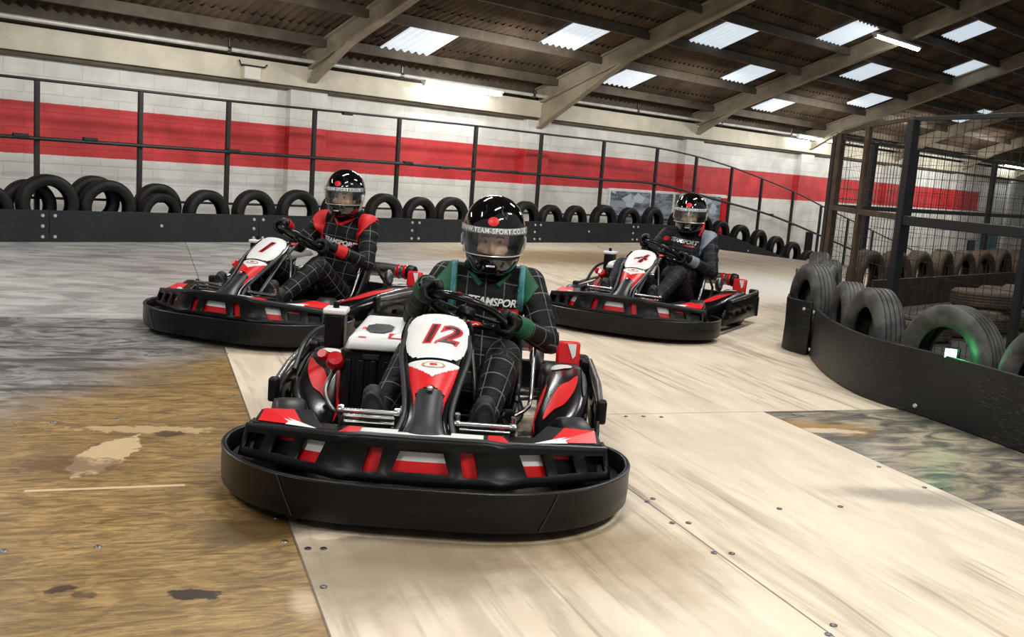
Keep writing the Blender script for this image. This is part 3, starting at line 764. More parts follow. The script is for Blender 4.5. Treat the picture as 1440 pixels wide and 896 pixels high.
# ------------------------------------------------------------------ go-kart (front towards -y, ground z = 0)
def text_mesh(txt, size, shear=0.0, extrude=0.0, offset=0.0, space=1.0):
    c = bpy.data.curves.new('t', 'FONT'); c.body = txt; c.size = size; c.shear = shear; c.extrude = extrude; c.offset = offset
    c.align_x = 'CENTER'; c.align_y = 'CENTER'; c.resolution_u = 4; c.space_character = space
    o = bpy.data.objects.new('t', c); COL.objects.link(o)
    me = bpy.data.meshes.new_from_object(o.evaluated_get(bpy.context.evaluated_depsgraph_get()))
    bpy.data.objects.remove(o); bpy.data.curves.remove(c)
    return me

PANEL_HALF = [(0, -.690), (.14, -.688), (.265, -.676), (.305, -.650), (.46, -.560), (.60, -.480), (.632, -.460)]
def panel_eval():
    pts = [V((x, y, 0)) for x, y in mirror_path(PANEL_HALF)]
    nr = plan_normals(pts)
    if nr[len(nr) // 2].y > 0: nr = [-n for n in nr]
    cum = [0]
    for i in range(len(pts) - 1): cum.append(cum[-1] + (pts[i + 1] - pts[i]).length)
    half = cum[-1] / 2
    def ev(u, v, off=0.0):
        d = max(0, min(cum[-1], u + half)); i = 0
        while i < len(cum) - 2 and cum[i + 1] < d: i += 1
        t = (d - cum[i]) / (cum[i + 1] - cum[i]); p = pts[i].lerp(pts[i + 1], t); n = nr[i].lerp(nr[i + 1], t).normalized()
        x = abs(p.x); ztop = .304 - .058 * max(0, (x - .2) / .43); zb = .150 - .008 * max(0, (x - .2) / .43)
        q = p + n * (.035 * (1 - v) + off); q.z = zb + (ztop - zb) * v
        return q
    return ev, half
PEV, PHALF = panel_eval()

NOSE = [(-.105, .632, .105), (-.15, .607, .118), (-.20, .575, .122), (-.26, .537, .113), (-.30, .508, .100), (-.36, .468, .088), (-.42, .428, .074), (-.48, .388, .058), (-.54, .348, .054), (-.59, .318, .066), (-.63, .298, .088), (-.645, .289, .098)]
def nose_pt(t, u, off=0.0):
    k = t * (len(NOSE) - 1); i = min(int(k), len(NOSE) - 2); f = k - i
    g = lambda j: NOSE[max(0, min(len(NOSE) - 1, j))]
    c = [.5 * (2 * g(i)[a] + (g(i + 1)[a] - g(i - 1)[a]) * f + (2 * g(i - 1)[a] - 5 * g(i)[a] + 4 * g(i + 1)[a] - g(i + 2)[a]) * f * f + (3 * g(i)[a] - g(i - 1)[a] - 3 * g(i + 1)[a] + g(i + 2)[a]) * f ** 3) for a in range(3)]
    y, z, w = c
    tn = V((0, g(i + 1)[0] - g(i)[0], g(i + 1)[1] - g(i)[1])).normalized(); n = V((0, tn.z, -tn.y))
    if n.z < 0: n = -n
    ang = u * R(62); rad = w / math.sin(R(62)) if t > .45 else w / math.sin(R(62))
    fl = .55 if t < .38 else (.55 + .25 * min(1, (t - .38) / .2))
    x = w * math.sin(ang) / math.sin(R(62)); drop = (w * (1 - math.cos(ang))) * fl
    return V((x, y, z)) + n * (off - drop)
def nose_patch(name, t0, t1, u0, u1, off, mt, parent, nt=24, nu=16, keep=None, mfn=None):
    q = MB(); q.grid(lambda a, b: nose_pt(t0 + (t1 - t0) * a, u0 + (u1 - u0) * b, off), nt, nu, keep=keep, mfn=mfn)
    return q.build(name, mt, parent, 50)

def pod_section(y, side):
    K = [(-.16, .43, .02, .10, .14), (-.10, .445, .05, .085, .18), (.0, .47, .085, .07, .22), (.15, .505, .105, .07, .25), (.32, .53, .11, .07, .28), (.50, .55, .105, .07, .30), (.66, .56, .10, .075, .305), (.76, .565, .09, .085, .30), (.80, .565, .06, .12, .28)]
    i = 0
    while i < len(K) - 2 and K[i + 1][0] < y: i += 1
    f = max(0, min(1, (y - K[i][0]) / (K[i + 1][0] - K[i][0])))
    c = [K[i][a] + (K[i + 1][a] - K[i][a]) * f for a in range(5)]
    return side * c[1], c[2], c[3], c[4]
def pod_pt(y, ang, side, off=0.0):
    x, w, z0, z1 = pod_section(y, side); a = R(ang); h = (z1 - z0) / 2
    sg = lambda v, e: math.copysign(abs(v) ** e, v)
    return V((x + side * (w + off) * sg(math.cos(a), .62), y, (z0 + z1) / 2 + (h + off) * sg(math.sin(a), .62)))

def make_kart(num):
    root = empty('go_kart')
    part = lambda q, nm, mt, **k: q.build(nm, mt, k.pop('parent', root), **k)
    # --- lower wrap-round bumper band
    half = [(0, -.835), (.12, -.835), (.26, -.828), (.40, -.793), (.54, -.718), (.652, -.60), (.718, -.47), (.735, -.34), (.712, -.23), (.655, -.155), (.60, -.13)]
    full = catmull([V((x, y, 0)) for x, y in mirror_path(half)], 5); nr = plan_normals(full)
    if nr[len(nr) // 2].y > 0: nr = [-n for n in nr]
    prof = [(-.006, .040), (.0, .048), (.003, .10), (.002, .160), (.004, .166), (.004, .173), (-.001, .177), (-.012, .177), (-.017, .172), (-.017, .10), (-.018, .040)]
    q = MB(); q.rings([[p + n * o + V((0, 0, z)) for o, z in prof] for p, n in zip(full, nr)])
    band = part(q, 'bumper_band', M['black_plastic'], smooth=50)
    q = MB(); q.rings([[p + n * o + V((0, 0, z)) for o, z in ((-.03, .105), (-.03, .09), (-.20, .09), (-.20, .105))] for p, n in zip(full[4:-4], nr[4:-4])])
    part(q, 'bumper_bracket', M['satin_black'], smooth=30)
    for s in (-1, 1):
        i = min(range(len(full)), key=lambda k: abs(full[k].x - s * .47) + (0 if full[k].y < -.5 else 9)); j = min(range(len(full)), key=lambda k: abs(full[k].x - s * .40) + (0 if full[k].y < -.5 else 9))
        q = MB(); q.tube([full[i] + nr[i] * .004 + V((0, 0, .172)), full[i].lerp(full[j], .5) + nr[i] * .006 + V((0, 0, .11)), full[j] + nr[j] * .002 + V((0, 0, .045))], .0022, 6); q.build('band_tie', M['grey_plastic'], band)
    q = MB(); inn = [p + n * -.03 + V((0, 0, .118)) for p, n in zip(full[9:-9], nr[9:-9])]; q.add(inn, [tuple(range(len(inn)))]); part(q, 'bumper_tray', M['satin_black'], smooth=0)
    # --- upper bumper panel with cut-outs
    hol = [[(-.095, .26), (.095, .26), (.072, .70), (-.072, .70)]]
    for s in (-1, 1):
        for h in ([(.140, .22), (.190, .22), (.172, .74), (.125, .74)], [(.345, .26), (.435, .26), (.435, .80), (.345, .80)], [(.475, .28), (.560, .28), (.540, .76), (.460, .76)], [(.600, .28), (.680, .28), (.672, .76), (.588, .76)]):
            if h[0][0] == .345: h = [(.352, .24), (.44, .24), (.42, .78), (.325, .78)]
            hol.append([(s * a, b) for a, b in (h if s > 0 else h[::-1])])
    out = []
    N = 40
    for i in range(N + 1): out.append((-PHALF + 2 * PHALF * i / N, 0))
    for i in range(N, -1, -1): out.append((-PHALF + 2 * PHALF * i / N, 1))
    ex = [(-PHALF + 2 * PHALF * (i + .5) / N, v) for i in range(N) for v in (.12, .9)]
    pts, tr = sheet2d(out, hol, ex)
    q = MB(); q.add([PEV(a, b) for a, b in pts], tr)
    me = q.mesh('front_panel'); fp = link('front_panel', me, M['satin_black'], root, 30, 0, .022, 0)
    q = MB(); q.tube([PEV(-PHALF + 2 * PHALF * i / 40, 1, .004) for i in range(41)], .0085, 8); part(q, 'panel_lip', M['grey_plastic'], parent=fp)
    for s in (-1, 1):
        q = MB(); a = PEV(s * PHALF, 0); b = PEV(s * PHALF, 1); q.add([a, b, b + V((-s * .005, .09, 0)), a + V((-s * .005, .09, 0))], [(0, 1, 2, 3)])
        link('panel_end', q.mesh('panel_end'), M['satin_black'], fp, 30, 0, .014, 0)
    # decals seen through the cut-outs
    def decal(u0, u1, split, sl=0.0, hi='white', lo='red', parent=fp):
        for (v0, v1, mt) in ((split, .92, hi), (.08, split, lo)):
            if v1 - v0 < .02: continue
            q = MB(); q.grid(lambda a, b: PEV(u0 + (u1 - u0) * a + sl * ((v0 + (v1 - v0) * b) - .5), v0 + (v1 - v0) * b, -.022), 6, 2); q.build('decal', M[mt], parent, 0)
    decal(-.115, .115, .46)
    for s in (-1, 1):
        decal(min(s * .10, s * .20), max(s * .10, s * .20), .08 + .0, hi='red')
        decal(min(s * .31, s * .455), max(s * .31, s * .455), .46)
        decal(min(s * .455, s * .58), max(s * .455, s * .58), .62, hi='red', lo='satin_black')
    q = MB(); q.grid(lambda a, b: PEV(-PHALF + .02 + (2 * PHALF - .04) * a, .02 + .96 * b, -.035), 40, 1); part(q, 'panel_liner', M['satin_black'], parent=fp)
    # --- deck behind the panel
    path = [PEV(-PHALF + 2 * PHALF * i / 40, 1, -.004) for i in range(41)]
    def inner_y(x): x = abs(x); return -.555 + (max(0, x - .2) / .42) * .23
    q = MB(); vs = []
    for p in path: vs += [p + V((0, 0, -.004)), V((p.x * .985, max(inner_y(p.x), p.y + .03), p.z - .012))]
    q.add(vs, [(2 * i, 2 * i + 1, 2 * i + 3, 2 * i + 2) for i in range(40)])
    deck = link('bumper_deck', q.mesh('bumper_deck'), M['satin_black'], root, 30, 0, .012, -1)
    def deck_pt(x, f, dz=.004):
        i = min(range(41), key=lambda k: abs(path[k].x - x)); p = path[i]; yy = max(inner_y(x), p.y + .03)
        return V((x, p.y + (yy - p.y) * f, p.z - .004 - .008 * f + dz))
    def deck_decal(poly, mt):
        q = MB(); q.add([deck_pt(x, f, .0035) for x, f in poly], [tuple(range(len(poly)))]); o = q.build('decal', M[mt], deck, 0); return o
    deck_decal([(-.235, .1), (-.09, .1), (-.09, .8), (-.235, .8)], 'white'); deck_decal([(.09, .1), (.20, .1), (.20, .8), (.09, .8)], 'white')
    deck_decal([(-.09, .1), (.09, .1), (.09, .5), (-.09, .5)], 'white')
    for s in (-1, 1): deck_decal([(s * .215, .1), (s * .29, .15), (s * .265, .9), (s * .215, .8)], 'red')
    # raised wing covers with red and white flash
    for s in (-1, 1):
        q = MB(); vs = []
        C = [(.335, -.572), (.625, -.430), (.615, -.335), (.425, -.365)]
        zb = [.258, .236, .264, .280]
        top = [V((s * x, y, z + .012)) for (x, y), z in zip(C, zb)]; bot = [V((s * x, y, .205)) for x, y in C]
        q.add(top + bot, [(0, 1, 2, 3), (0, 4, 5, 1), (1, 5, 6, 2), (2, 6, 7, 3), (3, 7, 4, 0), (4, 7, 6, 5)])
        wc = part(q, 'wing_cover', M['satin_black'], smooth=30, bevel=.008)
        def wp(a, b, dz=.0032): return top[0].lerp(top[1], a).lerp(top[3].lerp(top[2], a), b) + V((0, -.001, dz))
        q = MB(); q.add([wp(.30, .1), wp(.93, .1), wp(.93, .93), wp(.36, .93)], [(0, 1, 2, 3)]); q.build('red_flash', M['red'], wc, 0)
        q = MB(); q.add([wp(.12, .03, .0045), wp(.55, .05, .0045), wp(.50, .22, .0045), wp(.66, .55, .0045), wp(.40, .33, .0045)], [(0, 1, 2), (0, 2, 4), (2, 3, 4)]); q.build('white_flash', M['white'], wc, 0)
    # --- nose fairing
    fair = nose_patch('nose_fairing', 0, 1, -1, 1, 0, M['gloss_black'], root, 44, 20)
    sm = fair.modifiers.new('solid', 'SOLIDIFY'); sm.thickness = .012; sm.offset = -1
    for s in (-1, 1):
        q = MB(); q.tube([nose_pt(t / 30, s * 1.0, .002) + V((s * .006, 0, -.004)) for t in range(0, 28)], .011, 8); q.build('fairing_edge', M['gloss_black'], fair)
    def plate_keep(a, b):
        x = abs(2 * b - 1); y = abs(2 * a - 1); return x ** 4.5 + y ** 5 < 1.0
    plate = nose_patch('number_plate', .012, .385, -.95, .95, .0045, M['white'], fair, 40, 40, keep=plate_keep)
    def red_m(a, b):
        x = 2 * b - 1; t = a
        if t < .34 - .30 * abs(x): return 1          # white V at the top
        return 0
    def red_keep(a, b):
        x = abs(2 * b - 1); return not (x < max(0, min(.78, (a - .52) * 5.0))) and not (a > .94 and x < .9)
    nose_patch('red_nose_panel', .40, .70, -.98, .98, .004, [M['red'], M['white']], fair, 44, 44, keep=red_keep, mfn=red_m)
    emb = nose_patch('oval_emblem', .412, .447, -.40, .40, .0056, [M['gold'], M['white']], fair, 14, 20, keep=lambda a, b: (2 * a - 1) ** 2 + (2 * b - 1) ** 2 < 1, mfn=lambda a, b: 1 if (2 * a - 1) ** 2 + (2 * b - 1) ** 2 < .6 else 0)
    nose_patch('emblem_mark', .422, .434, -.12, .12, .0066, M['red'], fair, 4, 6)
    foot = nose_patch('nose_foot', .585, 1.0, -.93, .93, .010, M['grey_plastic'], fair, 30, 24, keep=lambda a, b: abs(2 * b - 1) < min(1, .55 + 2.2 * a))
    q = MB(); q.ellipsoid(nose_pt(.60, 0, .02), (.014, .012, .012)); q.build('foot_bolt', M['chrome'], fair)
    # numerals
    def numeral(txt, size, off, z, mt, name):
        me = text_mesh(txt, size, .25, .0, off, .9); c = nose_pt(.20, 0, 0)
        for v in me.vertices:
            x, y = v.co.x * 1.18, v.co.y
            t = .195 - y * 1.38; w = .118
            v.co = nose_pt(max(0, t), max(-1, min(1, math.asin(max(-.88, min(.88, x * math.sin(R(62)) / w))) / R(62))), z)
        o = link(name, me, M[mt], plate, 0); return o
    nsz = .135 if len(num) > 1 else .155
    numeral(num, nsz, .0075, .0062, 'number_red', 'numeral_outline'); numeral(num, nsz, -.0005, .0076, 'number_dark', 'numeral')
    # --- wheels
    for s in (-1, 1):
        for (y, r, wd, x, nm, st) in ((-.27, .150, .125, .525, 'front_wheel', R(14)), (.80, .150, .20, .545, 'rear_wheel', 0)):
            ax = V((math.cos(st), math.sin(st), 0)); hw = wd / 2
            pr = [(.07, -hw * .8), (.085, -hw), (r - .035, -hw * 1.02), (r - .012, -hw * .9), (r, -hw * .66), (r + .001, 0), (r, hw * .66), (r - .012, hw * .9), (r - .035, hw * 1.02), (.085, hw), (.07, hw * .8)]
            q = MB(); q.lathe(pr, (s * x, y, r + .001), ax, 40, loop=True); wh = part(q, nm, M['kart_tyre'], smooth=50)
            q = MB(); q.lathe([(.001, -.02), (.03, -.02), (.035, -.01), (.06, -.005), (.072, -hw * .7), (.072, hw * .7), (.06, .005), (.035, .015), (.03, .03), (.001, .03)], (s * x, y, r + .001), ax * s, 24)
            q.build('wheel_hub', M['steel'], wh)
    q = MB(); q.tube([(-.54, .80, .15), (.54, .80, .15)], .02, 12); part(q, 'rear_axle', M['steel'])
    q = MB(); q.tube([(-.50, -.27, .15), (-.30, -.22, .12), (.30, -.22, .12), (.50, -.27, .15)], .014, 10); part(q, 'front_axle', M['dark_steel'])
    # --- frame
    q = MB(); q.box((0, -.08, .052), (.56, .9, .008)); part(q, 'floor_tray', M['engine'], bevel=.002)
    for s in (-1, 1):
        q = MB(); q.tube(catmull([(s * .12, -.60, .07), (s * .27, -.52, .07), (s * .30, -.30, .07), (s * .30, .3, .07), (s * .36, .6, .09), (s * .33, 1.0, .12)], 6), .015, 10); part(q, 'frame_tube', M['dark_steel'])
    q = MB(); q.tube([(-.33, .98, .12), (.33, .98, .12)], .015, 10); part(q, 'cross_tube', M['dark_steel'])
    # chrome front bars in front of each foot
    for s in (-1, 1):
        x0, x1 = s * .105, s * .30
        q = MB()
        for (y, z, r) in (((-.515, .335, .0085), (-.50, .311, .008), (-.49, .288, .007)) if s < 0 else ((-.515, .312, .0115), (-.49, .285, .007))): q.tube([(x0, y, z), (x1, y, z)], r, 10)
        bars = part(q, 'front_bar', M['chrome'])
        for x in (x0, x1):
            q = MB(); q.tube([(x, -.515, .350), (x, -.50, .29), (x - s * .0, -.47, .08)], .010, 10); q.lathe([(.001, .012), (.015, .010), (.017, 0), (.015, -.010), (.001, -.012)], (x, -.515, .335 if s < 0 else .312), (1, 0, 0), 12); q.build('bar_upright', M['chrome'], bars)
        q = MB(); q.box((s * .20, -.395, .20), (.05, .012, .16), Matrix.Rotation(R(-14), 3, 'X')); q.tube([(s * .20, -.39, .12), (s * .20, -.36, .05)], .01, 8); part(q, 'pedal', M['steel'], bevel=.003)
    # --- steering
    wc_ = V((.095, .06, .628)); X = V((.958, 0, -.285)).normalized(); n_ = V((.16, .40, .90)); n_ = (n_ - X * n_.dot(X)).normalized(); Y = n_.cross(X)
    ring = [wc_ + (X * math.cos(a) + Y * math.sin(a) * (1.0)) * .160 for a in [2 * math.pi * k / 48 for k in range(48)]]
    q = MB(); q.tube(ring, .0155, 12, loop=True); sw = part(q, 'steering_wheel', M['gloss_black'])
    q = MB()
    for a in (R(0), R(180), R(90)):
        d = X * math.cos(a) + Y * math.sin(a); q.bar(wc_ + d * .03 - n_ * .006, wc_ + d * .15, .034, .007, n_)
    q.build('spoke', M['dark_steel'], sw, bevel=.002)
    q = MB(); q.lathe([(.001, .012), (.034, .012), (.040, .004), (.040, -.02), (.001, -.02)], wc_, n_, 24); q.build('hub_pad', M['satin_black'], sw)
    q = MB(); ex_ = -Y * 0 + X; q.add([wc_ + n_ * .014 + X * (.03 * math.cos(a)) + Y * (.014 * math.sin(a)) for a in [2 * math.pi * k / 20 for k in range(20)]], [tuple(range(20))]); q.build('hub_badge', M['red'], sw, 0)
    # badge on the front face of the wheel column, seen between plate and wheel
    q = MB(); bz = wc_ + V((.03, -.135, -.028)); q.ellipsoid(bz, (.034, .006, .011)); bd = part(q, 'column_badge', M['red'])
    q = MB(); q.tube(catmull([bz + V((-.022, -.007, -.002)), bz + V((-.01, -.0085, .003)), bz + V((.0, -.0085, -.003)), bz + V((.012, -.0085, .002)), bz + V((.022, -.0075, -.002))], 5), .0022, 6); q.build('badge_script', M['white'], bd)
    q = MB(); q.tube([wc_ - n_ * .015, wc_ - n_ * .10 + V((-.01, -.12, -.06)), V((.02, -.36, .20)), V((0, -.45, .09))], .012, 10); part(q, 'steering_column', M['steel'])
    for s in (-1, 1):
        q = MB(); q.tube([(s * .10, -.14, .585), (s * .13, -.10, .50), (s * .16, -.14, .30), (s * .22, -.20, .09)], .0095, 10); part(q, 'column_support', M['chrome'] if s > 0 else M['dark_steel'])
        q = MB(); q.tube(catmull([(s * .118, -.16, .56), (s * .125, -.26, .50), (s * .10, -.38, .42), (s * .082, -.50, .34), (s * .10, -.58, .28)], 5), .011, 10); part(q, 'fairing_tube', M['grey_plastic'])
    # --- seat shell
    SP = [(.16, .175, .15), (.24, .115, .19), (.36, .085, .20), (.47, .095, .205), (.56, .17, .21), (.625, .28, .21), (.67, .39, .205), (.705, .49, .19), (.725, .56, .165)]
    SH = [.03, .075, .11, .13, .14, .13, .11, .08, .03]; cx = .115
    def seat_pt(a, b):
        k = a * (len(SP) - 1); i = min(int(k), len(SP) - 2); f = k - i
        y, z, w = [SP[i][j] + (SP[i + 1][j] - SP[i][j]) * f for j in range(3)]; sh = SH[i] + (SH[i + 1] - SH[i]) * f
        t = V((0, SP[i + 1][0] - SP[i][0], SP[i + 1][1] - SP[i][1])).normalized(); nn_ = V((0, -t.z, t.y)); u = 2 * b - 1
        ux = math.copysign(min(1, abs(u) / .72), u); up = max(0, (abs(u) - .55) / .45)
        return V((cx + w * ux * (1 + .06 * up), y, z)) + nn_ * (sh * up ** 1.6)
    q = MB(); q.grid(seat_pt, 32, 24); seat = link('seat', q.mesh('seat'), M['seat'], root, 60, 0, .012, 0)
    for s in (0, 1):
        q = MB(); q.tube([seat_pt(i / 30, s) for i in range(31)], .010, 8); q.build('seat_edge', M['grey_plastic'], seat)
    for s in (-1, 1):
        q = MB(); q.tube(catmull([(cx + s * .275, .42, .50), (cx + s * .275, .36, .40), (cx + s * .27, .26, .24), (cx + s * .25, .16, .22), (cx + s * .20, .10, .20)], 6), .0095, 10); part(q, 'seat_stay', M['chrome'])
    for s in (-1, 1):
        q = MB(); q.tube([(cx + s * .2, .70, .44), (cx + s * .23, .82, .3), (cx + s * .2, .9, .13)], .011, 8); part(q, 'seat_brace', M['steel'])
    # --- side pods, guards
    for s in (-1, 1):
        q = MB(); q.rings([[pod_pt(y, 360 * k / 28, s) for k in range(28)] for y in [-.16, -.13, -.10, -.04, .03, .1, .18, .26, .34, .42, .5, .58, .66, .72, .77, .80]])
        pod = part(q, 'side_pod', M['gloss_black'], smooth=50)
        def leaf(y0, y1, a0, a1, nm, mt, off=.004, bend=0):
            def fn(u, v):
                wv = math.sin(math.pi * min(1, max(0, u))) ** .6; ac = (a0 + a1) / 2 + bend * (u - .5)
                return pod_pt(y0 + (y1 - y0) * u, ac + (a1 - a0) * (v - .5) * (.08 + .92 * wv), s, off)
            q = MB(); q.grid(fn, 30, 8); q.build(nm, M[mt], pod, 50)
        leaf(.0, .52, 80, 100, 'red_stripe', 'red', bend=-30); leaf(-.08, .40, 128, 146, 'red_stripe', 'red', bend=-20)
        leaf(.30, .78, 36, 60, 'sheen_stripe', 'grey_plastic'); leaf(.62, .79, 84, 128, 'white_stripe', 'white')  # grey leaf paints the sheen along the pod's outer shoulder
        # guard plate with hand slots and a top rail
        hol = [[(.30, .40), (.37, .40), (.37, .56), (.30, .56)], [(.46, .44), (.53, .44), (.53, .60), (.46, .60)], [(.62, .46), (.69, .46), (.69, .62), (.62, .62)]]
        out = [(.02, .02), (.98, .02), (1.0, .5), (.98, 1.0), (.16, .96), (.02, .55)]
        pts, tr = sheet2d(out, hol)
        q = MB(); q.add([V((s * (.655 + .045 * math.sin(min(1, a * 1.2) * math.pi / 2)), .02 + 1.0 * a, .075 + .185 * b)) for a, b in pts], tr)
        gd = link('side_guard', q.mesh('side_guard'), M['black_plastic'], root, 30, 0, .016, 0)
        q = MB(); q.tube([(s * .672, .14, .268), (s * .695, .5, .28), (s * .70, 1.0, .285)], .013, 10); q.build('guard_rail', M['chrome'] if s < 0 else M['steel'], gd)
        for y in (.12, .98):
            q = MB(); q.box((s * .675, y, .24), (.04, .05, .10)); q.build('rail_block', M['satin_black'], gd, bevel=.01)
        for y in (.2, .85):
            q = MB(); q.tube([(s * .68, y, .14), (s * .34, y, .10)], .011, 8); q.build('guard_strut', M['steel'], gd)
        q = MB(); q.rings([[V((s * .70, 1.0, .09)), V((s * .70, 1.0, .30)), V((s * .63, 1.0, .30)), V((s * .63, 1.0, .09))], [V((s * .70, 1.10, .09)), V((s * .70, 1.10, .30)), V((s * .60, 1.12, .30)), V((s * .60, 1.12, .09))]]); part(q, 'corner_block', M['satin_black'], bevel=.018)
    rear = catmull([V(c) for c in ((-.69, 1.02, 0), (-.66, 1.10, 0), (-.52, 1.145, 0), (-.2, 1.15, 0), (.2, 1.15, 0), (.52, 1.145, 0), (.66, 1.10, 0), (.69, 1.02, 0))], 5); nr = plan_normals(rear)
    q = MB(); q.rings([[p + n * o + V((0, 0, z)) for o, z in ((0, .07), (.006, .15), (0, .24), (-.03, .24), (-.03, .07))] for p, n in zip(rear, nr)]); part(q, 'rear_bumper', M['black_plastic'], smooth=40, bevel=.006)
    # red and white panel on the rear pod, driver's far side
    q = MB(); q.box((.575, .86, .33), (.115, .05, .14), Matrix.Rotation(R(-12), 3, 'X')); rp = part(q, 'rear_pod_panel', M['red'], bevel=.014)
    q = MB(); q.add([V((.570, .82, .39)), V((.612, .82, .39)), V((.610, .82, .335)), V((.597, .82, .32))], [(0, 1, 2, 3)]); 
    for v in q.v: v.y = .86 - .0268 + (v.z - .33) * .21 - .002
    q.build('white_flash', M['white'], rp, 0, 0, .002)
    q = MB(); q.ellipsoid((.42, .74, .34), (.035, .04, .065)); part(q, 'air_scoop', M['steel'])
    # --- engine on the driver's right
    q = MB(); q.box((-.295, .27, .27), (.225, .34, .34)); eng = part(q, 'engine_block', M['engine'], bevel=.02)
    for k in range(4):
        q = MB(); q.box((-.375 + .053 * k, .095, .26), (.030, .016, .27)); q.build('cooling_rib', M['engine'], eng, bevel=.006)
    q = MB(); q.box((-.28, .092, .408), (.07, .02, .025)); q.build('maker_plate', M['dark_steel'], eng, bevel=.004)
    def tank_pt(u, v):
        x = -.385 + .27 * v; y = .06 + .46 * u; e = max(abs(2 * u - 1) ** 6, abs(2 * v - 1) ** 6)
        return V((x + .02 * u, y, .445 + .055 * (1 - e) ** .5 + .03 * u))
    q = MB(); q.grid(tank_pt, 22, 22); tk = link('engine_cover', q.mesh('engine_cover'), M['white'], root, 40, 0, .02, -1)
    def tdec(poly, mt, nm):
        q = MB(); vs = [tank_pt(u, v) + V((0, 0, .004)) for u, v in poly]; q.add(vs, [tuple(range(len(vs)))]); q.build(nm, M[mt], tk, 0)
    tdec([(.05, .18), (.05, .30), (.32, .22), (.30, .17)], 'red', 'red_flash'); tdec([(.06, .62), (.06, .92), (.20, .93), (.14, .62)], 'red', 'red_flash')
    q = MB(); q.grid(lambda a, b: tank_pt(.14 + .30 * a, .24 + .40 * b) + V((0, 0, .005)), 10, 10, keep=lambda a, b: (2 * a - 1) ** 2 + (2 * b - 1) ** 4 < 1); q.build('cover_vent', M['satin_black'], tk)
    q = MB(); q.box((-.475, .38, .46), (.085, .10, .15)); ab = part(q, 'air_box', M['satin_black'], bevel=.012)
    q = MB(); q.box((-.475, .38, .545), (.10, .115, .025)); q.build('box_lid', M['white'], ab, bevel=.008)
    q = MB(); q.lathe([(.001, .03), (.012, .028), (.014, .0)], (-.475, .37, .555), (0, 0, 1), 12); q.build('lid_knob', M['satin_black'], ab)
    q = MB(); q.lathe([(.001, .05), (.028, .048), (.036, .03), (.038, .0), (.030, -.03), (.001, -.03)], (-.425, .10, .375), V((.1, -.8, .5)), 18); part(q, 'fuel_cap', M['dark_red'], smooth=45)
    q = MB(); q.lathe([(.001, .03), (.020, .03), (.024, .0), (.001, .0)], (-.475, .12, .39), V((-.2, -.7, .6)), 8); part(q, 'red_clip', M['dark_red'])
    q = MB(); q.tube(catmull([(-.42, .14, .36), (-.45, .04, .27), (-.40, -.02, .2), (-.36, .1, .16)], 6), .010, 8); part(q, 'fuel_hose', M['steel'])
    q = MB(); q.tube(catmull([(-.50, .55, .42), (-.56, .50, .44), (-.60, .36, .40), (-.62, .25, .30)], 6), .012, 8); part(q, 'throttle_pipe', M['grey_plastic'])
    q = MB(); q.tube(catmull([(-.30, .46, .30), (-.30, .62, .34), (-.22, .84, .34), (.10, .95, .36)], 6), .024, 12); q.lathe([(.001, -.19), (.05, -.18), (.054, 0), (.05, .18), (.001, .19)], (.26, .95, .375), (1, 0, 0), 20); ex = part(q, 'exhaust', M['chrome'])
    for x in (.40, .455):
        q = MB(); q.lathe([(.001, -.014), (.052, -.014), (.056, 0), (.052, .014), (.001, .014)], (x, .95, .375), (1, 0, 0), 20); q.build('exhaust_ring', M['dark_red'], ex)
    q = MB(); q.lathe([(.001, -.03), (.058, -.025), (.06, .0), (.05, .03), (.001, .035)], (.50, .95, .375), (1, 0, 0), 20); q.build('exhaust_cap', M['satin_black'], ex)
    q = MB(); q.lathe([(.001, -.01), (.09, -.01), (.095, 0), (.09, .01), (.001, .01)], (-.16, .80, .16), (1, 0, 0), 30); part(q, 'chain_sprocket', M['steel'])
    return root

def place_kart(o, x, y, yaw, roll):
    o.matrix_world = Matrix.Translation((x, y, .58 * math.sin(R(roll)))) @ Matrix.Rotation(R(yaw), 4, 'Z') @ Matrix.Rotation(-R(roll), 4, 'Y')
K12 = (-.277, 3.88, 1.0, 0)
K1 = (-1.59, 6.77, -21, 0)
K4 = (1.08, 8.19, -26, 0)
karts = []
for num, pose, lb in (('12', K12, 'black and red go-kart with number 12 on its white nose plate, leading the other two'),
                      ('1', K1, 'black and red go-kart with number 1 on its white plate, driven by the red-shouldered person'),
                      ('4', K4, 'black and red go-kart with number 4 on its white plate, driven by the grey-cuffed person')):
    k = make_kart(num); place_kart(k, *pose); tag(k, lb, 'go-kart', 'racing go-karts'); karts.append(k)
# ------------------------------------------------------------------ drivers (in kart space)
def suit_mat(name, base, line, spacing, lw, fade):
    n = NT(name)
    def attr(a):
        q = n.n('ShaderNodeAttribute'); q.attribute_name = a; return q.outputs['Fac']
    def lines(x):
        f = n.math('ABSOLUTE', n.math('SUBTRACT', n.math('FRACT', n.math('DIVIDE', x, spacing)), .5))
        return n.math('GREATER_THAN', f, .5 - lw / spacing / 2)
    co = n.obj()
    m = n.math('MAXIMUM', lines(attr('gu')), lines(attr('gv')))
    br = n.step(n.noise(co, 9, 4), .3, .6)
    m = n.math('MULTIPLY', n.math('MULTIPLY', m, fade), n.math('ADD', n.math('MULTIPLY', br, .7), .3))
    b2 = n.mix(n.step(n.noise(co, 5, 5), .3, .7), lin(base), lin(tuple(int(x * 1.5) + 3 for x in base)))
    n.l(n.mix(m, b2, lin(line)), n.b.inputs['Base Color'])
    n.b.inputs['Roughness'].default_value = .62; n.b.inputs['Specular IOR Level'].default_value = .2
    n.bump(n.math('ADD', n.noise(n.mapped(co, (1, 1, 2.2)), 11, 4, .55, .8), n.math('MULTIPLY', n.noise(co, 140, 2), .08)), .55, .018)
    return n.mat
M['suit'] = suit_mat('black_quilted_suit', (9, 9, 10), (126, 126, 124), .082, .0048, .75)
